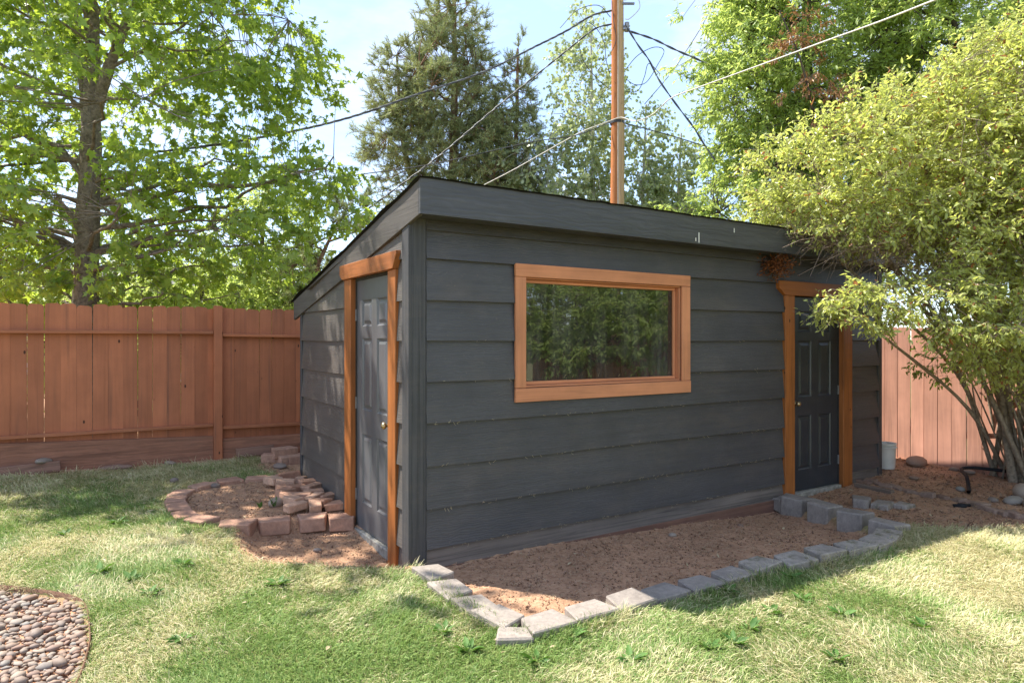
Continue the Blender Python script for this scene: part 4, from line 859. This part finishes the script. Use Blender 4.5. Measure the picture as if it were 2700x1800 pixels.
pine('pine_tree', 'shorter pine with a curved trunk, just left of the aspen',
     [([(-1.3, 17.6, 0), (-1.1, 17.6, 3), (-.7, 17.6, 4.8), (-.1, 17.6, 5.6), (.1, 17.6, 6.8), (.15, 17.6, 9.2)], .17, .03)],
     [((.15, 17.6, 8.1), (.5, .5, 1.15)), ((.1, 17.6, 6.7), (.85, .8, .9)), ((-.4, 17.6, 5.6), (1.2, 1.0, .8)), ((.2, 17.6, 5.6), (.7, .7, .6)), ((-.55, 17.6, 7.0), (.6, .6, .9))], 28, 500, 32)
pine('pine_tree', 'small pale pine peeking over the low end of the shed roof',
     [([(-3.9, 12.6, 0), (-3.85, 12.6, 1.6), (-3.7, 12.6, 2.8), (-3.3, 12.7, 3.8)], .09, .02)],
     [((-3.75, 12.6, 2.6), (.75, .7, .8)), ((-3.0, 12.8, 3.9), (.5, .5, .55))], 16, 120, 33, lsize=.09, spl=.2)
# aspen
tree('aspen_tree', 'airy aspen with small round leaves and pale trunks behind the pole', 'tree',
     [([(2.2, 17, 0), (2.15, 17, 3), (2.05, 17, 6), (2.0, 17, 10)], .10, .02), ([(3.2, 17.2, 0), (3.25, 17.2, 3), (3.35, 17.2, 5), (3.45, 17.2, 7.6)], .09, .02), ([(1.0, 17, 0), (.95, 17, 3), (.9, 17, 6.5)], .07, .02), ([(4.2, 17.2, 0), (4.25, 17.2, 4.5), (4.3, 17, 6.8)], .07, .02)],
     [((2.0, 17, 7.6), (.95, .9, 2.6)), ((1.2, 17, 5.4), (1.35, 1.0, 1.8)), ((3.3, 17.1, 5.6), (1.3, 1.0, 2.0)), ((4.3, 17.1, 4.9), (.95, .9, 1.9)), ((.3, 17, 4.6), (.9, .8, .8)), ((2.4, 17, 4.4), (2.6, 1.1, 1.2))],
     56, 1150, 'round', 'lf_aspen', 'bark_a', sprigs=4, lps=7, spl=.40, lsize=.078, up=.9, flat=1.0, droop=.7, seed=41, shell=.15, thin=(.009, .004), nup=.25)
# bright trees at right
def tint_dead(P, t, rng): return t
tree('broadleaf_tree', 'big bright-green leafy tree right of the utility pole', 'tree',
     [([(6.2, 13.6, 0), (6.2, 13.5, 2.5), (6.0, 13.4, 5), (5.9, 13.4, 8), (6.0, 13.4, 11)], .2, .05), ([(6.1, 13.5, 3), (5.2, 13.2, 5.2), (4.6, 13.1, 7.5)], .1, .03)],
     [((5.9, 13.3, 7.4), (2.1, 1.6, 2.4)), ((4.7, 13.0, 6.2), (1.1, 1.0, 1.5)), ((4.75, 13.1, 4.3), (1.25, 1.1, 1.5)), ((6.8, 13.2, 5.0), (2.0, 1.6, 2.2)), ((4.9, 13.2, 8.6), (1.0, 1.0, 1.4)), ((5.8, 13.1, 3.2), (1.6, 1.3, 1.2))],
     70, 2100, 'lance', 'lf_right', 'bark_d', sprigs=5, lps=10, spl=.36, lsize=.115, up=.5, flat=.8, droop=.35, seed=51, shell=.35, nup=.6)
tree('broadleaf_tree', 'dense darker leafy tree filling the upper right corner', 'tree',
     [([(9.6, 12.4, 0), (9.5, 12.3, 3), (9.3, 12.2, 6), (9.2, 12.2, 10)], .22, .05), ([(9.5, 12.3, 3), (8.4, 12.0, 5.2), (7.7, 11.8, 7.6)], .12, .04)],
     [((8.6, 12.0, 7.2), (2.3, 1.9, 2.5)), ((8.6, 12.0, 4.4), (2.2, 1.8, 1.8)), ((10.6, 12.2, 6.0), (2.2, 2.0, 3.0)), ((7.4, 11.9, 8.2), (1.4, 1.3, 1.5))],
     60, 1700, 'lance', 'lf_right', 'bark_d', sprigs=5, lps=9, spl=.38, lsize=.12, up=.5, flat=.8, droop=.35, seed=52, shell=.35, nup=.6)
tree('dead_branch', 'dead branch with orange-brown leaves in the bright green tree', 'branch',
     [([(6.0, 13.0, 4.6), (5.4, 12.0, 5.6), (5.0, 11.6, 6.4), (4.6, 11.5, 7.2)], .03, .01)], [((5.0, 11.6, 6.6), (.5, .35, .75)), ((5.5, 11.6, 5.6), (.5, .35, .55))],
     8, 46, 'lance', 'lf_dead', 'bark_d', sprigs=4, lps=7, spl=.28, lsize=.085, seed=53, droop=.6, thin=(.008, .004))
# shrubs and trees behind the left fence
tree('shrub_tree', 'bushy green tree behind the fence near the shed roof', 'tree',
     [([(-5.0, 13.2, 0), (-5.0, 13.2, 2), (-4.9, 13.2, 4)], .1, .03)], [((-4.9, 13.2, 3.4), (1.15, 1.0, 1.5)), ((-4.2, 13.0, 2.4), (1.1, 1.0, 1.0)), ((-5.2, 13.3, 2.0), (1.6, 1.0, 1.1))],
     26, 560, 'lance', 'lf_right', 'bark_d', sprigs=4, lps=9, spl=.3, lsize=.10, seed=61, shell=.4)
for k, (x, y, h, w, lb) in enumerate(((-9.5, 15.0, 3.0, 2.2, 'green shrub behind the maple at the far left'), (-2.9, 15.5, 2.4, 1.4, 'low green shrub seen past the shed roof end'), (-7.2, 13.0, 2.9, 1.7, 'green shrub behind the maple trunk'), (-9.2, 12.0, 3.0, 1.7, 'bright green shrub behind the fence at the left edge'), (-5.4, 11.6, 2.6, 1.3, 'leafy green shrub just right of the maple trunk'))):
    tree('shrub_tree', lb, 'tree', [([(x, y, 0), (x+.1, y, h*.5), (x, y, h)], .1, .03)], [((x, y, h*.65), (w, w*.8, h*.5)), ((x+w*.4, y, h*.45), (w*.8, w*.7, h*.4))], 18, 300, 'lance', 'lf_right', 'bark_d', sprigs=4, lps=8, spl=.34, lsize=.12, seed=70+k, shell=.4)

# big multi-stem shrub over the right end of the shed
def keep_bush(q):
    a, b_ = shl(q[:, 0], q[:, 1])
    inside = (a > -.3) & (a < 6.05) & (b_ > -.32) & (b_ < 3.1) & (q[:, 2] < 2.72-.2*(b_+.25))
    d = (q[:, 0]-4.996)*-.845+(q[:, 1]-9.043)*-.534
    return ~inside & ((d > .08) | (q[:, 2] > 1.9))
bx_, by_ = 5.85, 7.70
stems = []
rq = random.Random(8)
tips = [(2.9, 6.9, 2.85), (3.2, 7.1, 3.4), (3.5, 6.9, 3.7), (3.9, 6.7, 3.9), (3.0, 6.3, 1.95), (3.7, 6.3, 2.0), (4.3, 6.5, 3.9), (4.6, 6.4, 4.4), (5.0, 6.6, 4.6), (5.4, 6.6, 4.2), (4.4, 6.1, 2.0), (4.5, 6.2, 2.7), (4.9, 6.2, 3.2), (5.8, 7.0, 4.4), (4.4, 7.4, 3.6), (5.6, 6.4, 2.8), (3.4, 7.2, 3.1)]
for k, t in enumerate(tips):
    b0 = (bx_+rq.uniform(-.22, .34), by_+rq.uniform(-.25, .28), -.1); f = rq.uniform(.28, .42)
    m1 = (b0[0]+(t[0]-b0[0])*f*.72+rq.uniform(-.05, .05), b0[1]+(t[1]-b0[1])*f*.7, t[2]*.40); m2 = (b0[0]+(t[0]-b0[0])*.68, b0[1]+(t[1]-b0[1])*.68, t[2]*.76)
    stems.append(([b0, m1, m2, t], rq.choice((.024, .03, .036, .046)), .010))
for k in range(52):
    b0 = (bx_+rq.uniform(-.2, .5), by_+rq.uniform(-.45, .3), -.1); lx = rq.uniform(-1.5, .45); ly = rq.uniform(-.75, .05); zt_ = rq.uniform(2.0, 2.9)
    stems.append(([b0, (b0[0]+lx*.32+rq.uniform(-.06, .06), b0[1]+ly*.3, zt_*.36), (b0[0]+lx*.68+rq.uniform(-.06, .06), b0[1]+ly*.7, zt_*.7), (b0[0]+lx, b0[1]+ly, zt_)], rq.choice((.008, .010, .013, .017, .022)), .005))
def tint_bush(P, t, rng):
    t = np.clip(t*.75+.25*np.clip((P[:, 2]-1.4)/2.6, 0, 1), 0, .95); return np.where(rng.random(len(t)) < .035, 1.0, t)
tree('shrub', 'huge yellow-green multi-stemmed shrub arching over the right end of the shed', 'shrub', stems,
     [((3.42, 6.95, 3.2), (.90, .8, .64)), ((3.75, 6.6, 2.72), (.65, .45, .32)), ((3.1, 6.75, 2.66), (.35, .25, .16)), ((2.92, 6.95, 2.88), (.46, .42, .32)), ((4.1, 6.7, 3.3), (1.0, .9, .85)), ((4.8, 6.5, 3.65), (.95, .9, .9)), ((4.45, 6.3, 2.6), (.85, .7, .6)), ((3.28, 6.2, 1.86), (.46, .34, .24)), ((2.95, 6.15, 1.82), (.22, .18, .13)), ((3.8, 6.2, 1.88), (.62, .45, .30)), ((4.4, 6.05, 1.72), (.62, .5, .30)), ((5.4, 6.2, 3.1), (1.2, 1.0, 1.2)), ((5.3, 6.6, 4.0), (1.0, 1.0, .9)), ((5.0, 6.4, 1.75), (.5, .5, .35)), ((5.75, 7.3, 1.7), (.5, .45, .55)), ((4.75, 6.5, 1.52), (.45, .4, .34)), ((5.3, 7.0, 1.35), (.4, .38, .42))],
     110, 2650, 'oval', 'lf_bush', 'bark_b', sprigs=5, lps=9, spl=.21, lsize=.046, up=.55, flat=.85, droop=.35, seed=81, lsd=.36, shell=.58, single=300, keep=keep_bush, tintf=tint_bush, thin=(.007, .0032), sprig_up=.12, nup=.3, limb_min=.35)
tree('vine', 'thin trailing leafy twig hanging before the pink fence', 'vine', [([(5.5, 7.9, 1.6), (5.2, 8.0, 1.45), (4.95, 8.05, 1.2)], .008, .004)], [((5.1, 8.0, 1.35), (.35, .2, .22)), ((4.95, 8.05, 1.12), (.22, .15, .14)), ((5.3, 7.95, 1.2), (.2, .15, .15))],
     6, 26, 'oval', 'lf_dark', 'bark_b', sprigs=3, lps=4, spl=.12, lsize=.055, seed=84, droop=.6, thin=(.004, .002))
# unseen plants along the fence to the right, mirrored in the window
for k, (x, y, h, w) in enumerate(((8.1, 4.9, 3.2, 1.0), (8.7, 3.7, 3.6, 1.1), (9.3, 2.4, 3.0, 1.0), (10.6, 5.2, 6.0, 1.8), (11.8, 2.6, 6.5, 2.0), (9.2, .9, 3.6, 1.2), (11.5, -.6, 6.5, 2.0))):
    tree('reflected_tree', ['leafy tree mirrored at the far right of the shed window', 'leafy tree mirrored in the middle of the shed window', 'leafy tree mirrored left of centre in the shed window', 'tall tree beyond the fence mirrored high in the shed window', 'farther tall tree mirrored in the shed window', 'leafy tree mirrored at the very left edge of the shed window', 'tall far tree mirrored at the upper left of the shed window'][k], 'tree',
         [([(x, y, 0), (x+.1, y, h*.35), (x, y, h*.9)], .09, .03)], [((x, y, h*.68), (w, w, h*.32)), ((x-.3, y, h*.5), (w*.9, w*.9, h*.22))], 20, 240, 'lance', 'lf_right', 'bark_b', sprigs=5, lps=8, spl=.34, lsize=.12, seed=90+k, shell=.4)
# dead twigs under the shrub and the dry clump under the eave
rng = np.random.default_rng(17)
def sticks(name, n, c, rad, ln, r, mat, dirs, seed):
    q = np.random.default_rng(seed); P0 = np.array(c)+nrm(q.normal(size=(n, 3)))*np.array(rad)*(q.random((n, 1))**.4); d = nrm(np.array(dirs)+q.normal(0, .55, (n, 3))); L_ = ln*q.uniform(.4, 1.3, (n, 1))
    P1 = P0+d*L_*.5+q.normal(0, .06, (n, 3))*L_; P2 = P0+d*L_+q.normal(0, .10, (n, 3))*L_; V, F = tubes(np.stack([P0, P1, P2], 1), np.array([1, .8, .4])[None]*r, 4); return V, F
pts = [sticks('', 200, (3.02, 6.74, 2.60), (.40, .24, .12), .28, .0026, 'twig', (-.6, -.15, -.08), 1), sticks('', 340, (3.62, 6.60, 2.50), (.55, .32, .18), .32, .0028, 'twig', (-.6, -.1, -.1), 2), sticks('', 200, (4.2, 6.7, 2.35), (.5, .35, .25), .36, .003, 'twig', (-.6, -.1, -.1), 4), sticks('', 22, (3.6, 6.7, 2.62), (.6, .25, .12), .6, .0045, 'twig', (-.8, -.2, .0), 3)]
V, F = cat(pts); o = link('dead_twigs', np_mesh('dead_twigs', V, F), 'twig', kind='stuff'); tag(o, 'tangle of bare grey-brown twigs under the shrub at the eave', 'twigs')
c0 = np.array(sh2w(3.80, -.14)+(2.30,)); q = np.random.default_rng(6); N = 520
Pn = c0+nrm(q.normal(size=(N, 3)))*np.array([.19, .09, .12])*(q.random((N, 1))**.5)+q.normal(0, .03, (N, 3))*np.array([1, .5, 1])
V, F, T_ = leaf_geo('lance', Pn, q.normal(size=(N, 3)), q.normal(size=(N, 3)), np.full(N, .045), q.random(N))
o = link('dry_leaf_clump', np_mesh('dry_leaf_clump', V, F, T_), 'nest', kind='stuff'); tag(o, 'clump of dry red-brown leaves hanging under the eave left of the front door', 'leaf clump')

# neighbour house glimpsed through the maple
hs = empty('house', (-16.5, 21, 0)); tag(hs, 'pale clapboard house glimpsed through the maple leaves', 'house')
link('wall', MB().box(0, 7.5, 0, 6, 0, 3.0).mesh('wall'), 'house', hs)
for k in range(19): link('clapboard', MB().box(-.01, 7.51, -.03, -.004, .02+k*.15, .02+k*.15+.135).mesh('clapboard'), 'house', hs)
link('roof', MB().prism([(-.4, 2.95), (3, 4.0), (6.4, 2.95), (6.4, 3.1), (3, 4.2), (-.4, 3.1)], lambda u, v, k: (-.3+k*8.1, u, v)).mesh('roof'), 'shingle', hs)

# ------------------------------------------------------------------ lawn, weeds, soil crumbs, straw
rng = np.random.default_rng(99)
def lawn_points(n):
    y = 2.55+6.1*rng.random(n*3)**1.25; x = (rng.random(n*3)*2-1)*(.82*y+.35)
    s_ = soilmask(x, y); a, b_ = shl(x, y)
    d = (x+5.35)*-.513+(y-6.99)*.858
    ok = (rng.random(n*3) > s_**.6*1.02) & ~((a > -.12) & (a < 6) & (b_ > -.05)) & (d < .02) & (x < 6.4) & (sdist(x, y, POLY_BED) > .11) & (sdist(x, y, POLY_RING) > .075)
    return x[ok][:n], y[ok][:n]
x, y = lawn_points(330000); N = len(x); z = height(x, y)
dry = np.clip(.45+.17*np.clip(x-.3, -1.2, 2.6)+(fbm(x*.9, y*.9, 5)-.47)*2.0+(fbm(x*3.2, y*3.2, 6)-.47)*1.5, 0, 1)
dry = np.clip(dry+.35*np.clip((y-5.6)/1.5, 0, 1), 0, .9); yard = smo(sdist(x, y, POLY_YARD), .7); dry = np.maximum(dry, yard*.9)  # yellower back lawn; the extra straw tint also brightens its shade by colour
tint = np.where(rng.random(N) < dry, rng.uniform(.55, 1, N), rng.uniform(0, .5, N))
lay = fbm(x*1.5, y*1.5, 31)*9+rng.normal(0, 1.1, N); tilt = np.clip(rng.normal(.95, .33, N)+.25*(tint > .52), .1, 1.5)
ln = rng.uniform(.028, .062, N)*(1+.25*(tint > .52))*(.8+.5*fbm(x*2.3, y*2.3, 8)); wd = rng.uniform(.0022, .0044, N)*(.8+.06*y)
db = np.minimum(np.abs(sdist(x, y, POLY_BED)-.12), np.abs((x+5.35)*-.513+(y-6.99)*.858+.12)); tuft = np.exp(-(db/.09)**2)*(fbm(x*6, y*6, 77) > .42); ln = ln*(1+.6*tuft); tilt = tilt*(1-.45*tuft)
dv = np.stack([np.cos(lay)*np.sin(tilt), np.sin(lay)*np.sin(tilt), np.cos(tilt)], 1); sv = nrm(np.stack([-np.sin(lay), np.cos(lay), rng.normal(0, .4, N)], 1))
B0 = np.stack([x, y, z-.004], 1); md = B0+dv*(ln*.55)[:, None]+np.array([0, 0, .006]); tp = B0+dv*ln[:, None]+np.stack([dv[:, 0], dv[:, 1], -1.0*np.ones(N)*.35], 1)*(ln*.18)[:, None]
tp[:, 2] = np.maximum(tp[:, 2], z+.003)
V = np.stack([B0-sv*wd[:, None]*.5, B0+sv*wd[:, None]*.5, md-sv*wd[:, None]*.45, md+sv*wd[:, None]*.45, tp], 1).reshape(-1, 3)
k5 = (np.arange(N)*5)[:, None]; F = np.concatenate([k5+np.array([[0, 1, 3]]), k5+np.array([[0, 3, 2]]), k5+np.array([[2, 3, 4]])])
o = link('grass', np_mesh('grass', V, F, np.repeat(tint, 5)), 'grass', kind='stuff'); tag(o, 'short patchy green and straw-coloured lawn grass', 'grass')
WD = [(1.787, 4.132), (1.925, 3.911), (1.303, 3.673), (1.009, 3.398), (1.154, 3.464), (.578, 3.256), (1.619, 3.338), (.319, 3.509), (.118, 3.235), (-.359, 3.561), (-.216, 3.335), (2.284, 3.713), (1.518, 3.921), (1.878, 4.512), (1.382, 4.242), (-3.405, 5.099), (-2.408, 4.224), (-2.178, 4.027), (-2.218, 4.509), (-1.48, 4.242), (-1.70, 3.45), (-3.195, 5.42), (-2.661, 4.322)]
WD.sort(key=lambda p: p[0]/p[1]); NL = sum(1 for p in WD if p[0] < -.5)
for k, (x, y) in enumerate(WD):
    q = np.random.default_rng(300+k); n = int(q.integers(9, 16)); an = q.random(n)*6.28; P = np.stack([.012*np.cos(an), .012*np.sin(an), np.full(n, .012)], 1)
    ax_ = np.stack([np.cos(an), np.sin(an), q.uniform(.15, .8, n)], 1); V, F, T_ = leaf_geo('oval', P, ax_, np.array([[0, 0, 1.]])+q.normal(0, .25, (n, 3)), q.uniform(.045, .09, n), q.random(n)*.9)
    o = link('weed', np_mesh('weed', V, F, T_), 'lf_weed'); o.location = (x, y, hz(x, y)); tag(o, f'low broad-leaved weed in the lawn before the block edging, {WH[k-NL]} from the left' if k >= NL else f'low broad-leaved weed in the left lawn, {WH[k]} from the left', 'weed', 'broad-leaved weeds in the lawn')
for k, (x, y, s_, lb) in enumerate(((-2.13, 5.98, .9, 'little green seedling in the small brick bed, beside the red stone'), (-2.23, 5.92, .7, 'dark green seedling in the small brick bed'))):
    q = np.random.default_rng(400+k); n = 9; an = q.random(n)*6.28; V, F, T_ = leaf_geo('lance', np.zeros((n, 3))+np.array([0, 0, .01]), np.stack([.5*np.cos(an), .5*np.sin(an), np.ones(n)], 1), q.normal(size=(n, 3)), q.uniform(.07, .12, n)*s_, q.random(n)*.9)
    o = link('seedling', np_mesh('seedling', V, F, T_), 'lf_weed'); o.location = (x, y, hz(x, y)); tag(o, lb, 'seedling')
# soil crumbs and straw bits
n0 = 46000; x = rng.uniform(-3.3, 6.2, n0*3); y = rng.uniform(3.3, 8.8, n0*3); s_ = soilmask(x, y); a, b_ = shl(x, y)
ok = (s_ > .6) & (sdist(x, y, POLY_PEB) > 0) & ~((a > -.06) & (a < 5.9) & (b_ > 0)); x = x[ok][:n0]; y = y[ok][:n0]; N = len(x)
T4 = np.array([(1, 1, 1), (-1, -1, 1), (-1, 1, -1), (1, -1, -1)], float)*.6; r = .0022+.009*rng.random(N)**3
V = (T4[None]+rng.normal(0, .25, (N, 4, 3)))*r[:, None, None]+np.stack([x, y, height(x, y)+r*.3], 1)[:, None]
F = (np.array([(0, 1, 2), (0, 3, 1), (0, 2, 3), (1, 3, 2)])[None]+(np.arange(N)*4)[:, None, None]).reshape(-1, 3)
o = link('soil_crumbs', np_mesh('soil_crumbs', V.reshape(-1, 3), F, np.repeat(rng.random(N), 4)), 'crumb', kind='stuff'); tag(o, 'loose crumbs of red-brown soil over the bare beds', 'soil')
N2 = 5200; k = rng.choice(N, N2); P0 = np.stack([x[k], y[k], height(x[k], y[k])+.006], 1); an = rng.random(N2)*6.28; L_ = rng.uniform(.015, .06, N2)
dv = np.stack([np.cos(an)*L_, np.sin(an)*L_, rng.normal(.002, .006, N2)], 1); pr = np.stack([-np.sin(an), np.cos(an), 0*an], 1)*.0012
V = np.stack([P0-pr, P0+pr, P0+dv+pr*.6, P0+dv-pr*.6], 1).reshape(-1, 3)
o = link('straw_bits', np_mesh('straw_bits', V, np.arange(N2*4).reshape(-1, 4), np.repeat(rng.random(N2), 4)), 'straw', kind='stuff'); tag(o, 'dry straw bits scattered on the bare soil', 'straw')

# fallen leaves on lawn and soil, grass clippings caught on the siding laps
N3 = 150; fx = rng.uniform(-4, 4.5, N3*3); fy = rng.uniform(3.0, 7.6, N3*3); a, b_ = shl(fx, fy); ok = ~((a > -.15) & (a < 6) & (b_ > -.05)); fx = fx[ok][:N3]; fy = fy[ok][:N3]; N3 = len(fx)
V, F, T_ = leaf_geo('oval', np.stack([fx, fy, height(fx, fy)+.022], 1), np.stack([rng.normal(size=N3), rng.normal(size=N3), rng.normal(0, .2, N3)], 1), np.array([[0, 0, 1.]])+rng.normal(0, .3, (N3, 3)), rng.uniform(.025, .055, N3), rng.random(N3))
o = link('fallen_leaves', np_mesh('fallen_leaves', V, F, T_), 'straw', kind='stuff'); tag(o, 'small dry fallen leaves scattered over lawn and soil', 'leaves')
N4 = 240; ri = np.array(ROWS)[rng.choice(6, N4, p=[.3, .25, .18, .12, .09, .06])]; uu = rng.uniform(.02, 4.0, N4); L_ = rng.uniform(.006, .03, N4); an = rng.normal(0, 1.0, N4)
P0 = np.stack([uu, np.full(N4, -.047)+rng.normal(0, .002, N4), ri+rng.normal(-.002, .006, N4)], 1); dv = np.stack([np.cos(an)*L_, rng.normal(-.003, .003, N4), np.sin(an)*L_], 1); pr = np.stack([-np.sin(an), 0*an, np.cos(an)], 1)*.0011
V = np.stack([P0-pr, P0+pr, P0+dv+pr*.6, P0+dv-pr*.6], 1).reshape(-1, 3)
link('grass_clippings', np_mesh('grass_clippings', V, np.arange(N4*4).reshape(-1, 4), np.repeat(rng.random(N4), 4)), 'straw', fw, 'stuff')

# leaf litter on the soil under the shrub
N5 = 1500; fx = rng.uniform(3.2, 6.3, N5*4); fy = rng.uniform(5.2, 9.3, N5*4); ok = (sdist(fx, fy, POLY_YARD) < .1); fx = fx[ok][:N5]; fy = fy[ok][:N5]; N5 = len(fx)
V, F, T_ = leaf_geo('lance', np.stack([fx, fy, height(fx, fy)+.012], 1), np.stack([rng.normal(size=N5), rng.normal(size=N5), rng.normal(.1, .3, N5)], 1), np.array([[0, 0, 1.]])+rng.normal(0, .5, (N5, 3)), rng.uniform(.025, .06, N5), rng.random(N5))
o = link('leaf_litter', np_mesh('leaf_litter', V, F, T_), 'litter', kind='stuff'); tag(o, 'brown leaf litter on the bare soil under the shrub', 'leaves')
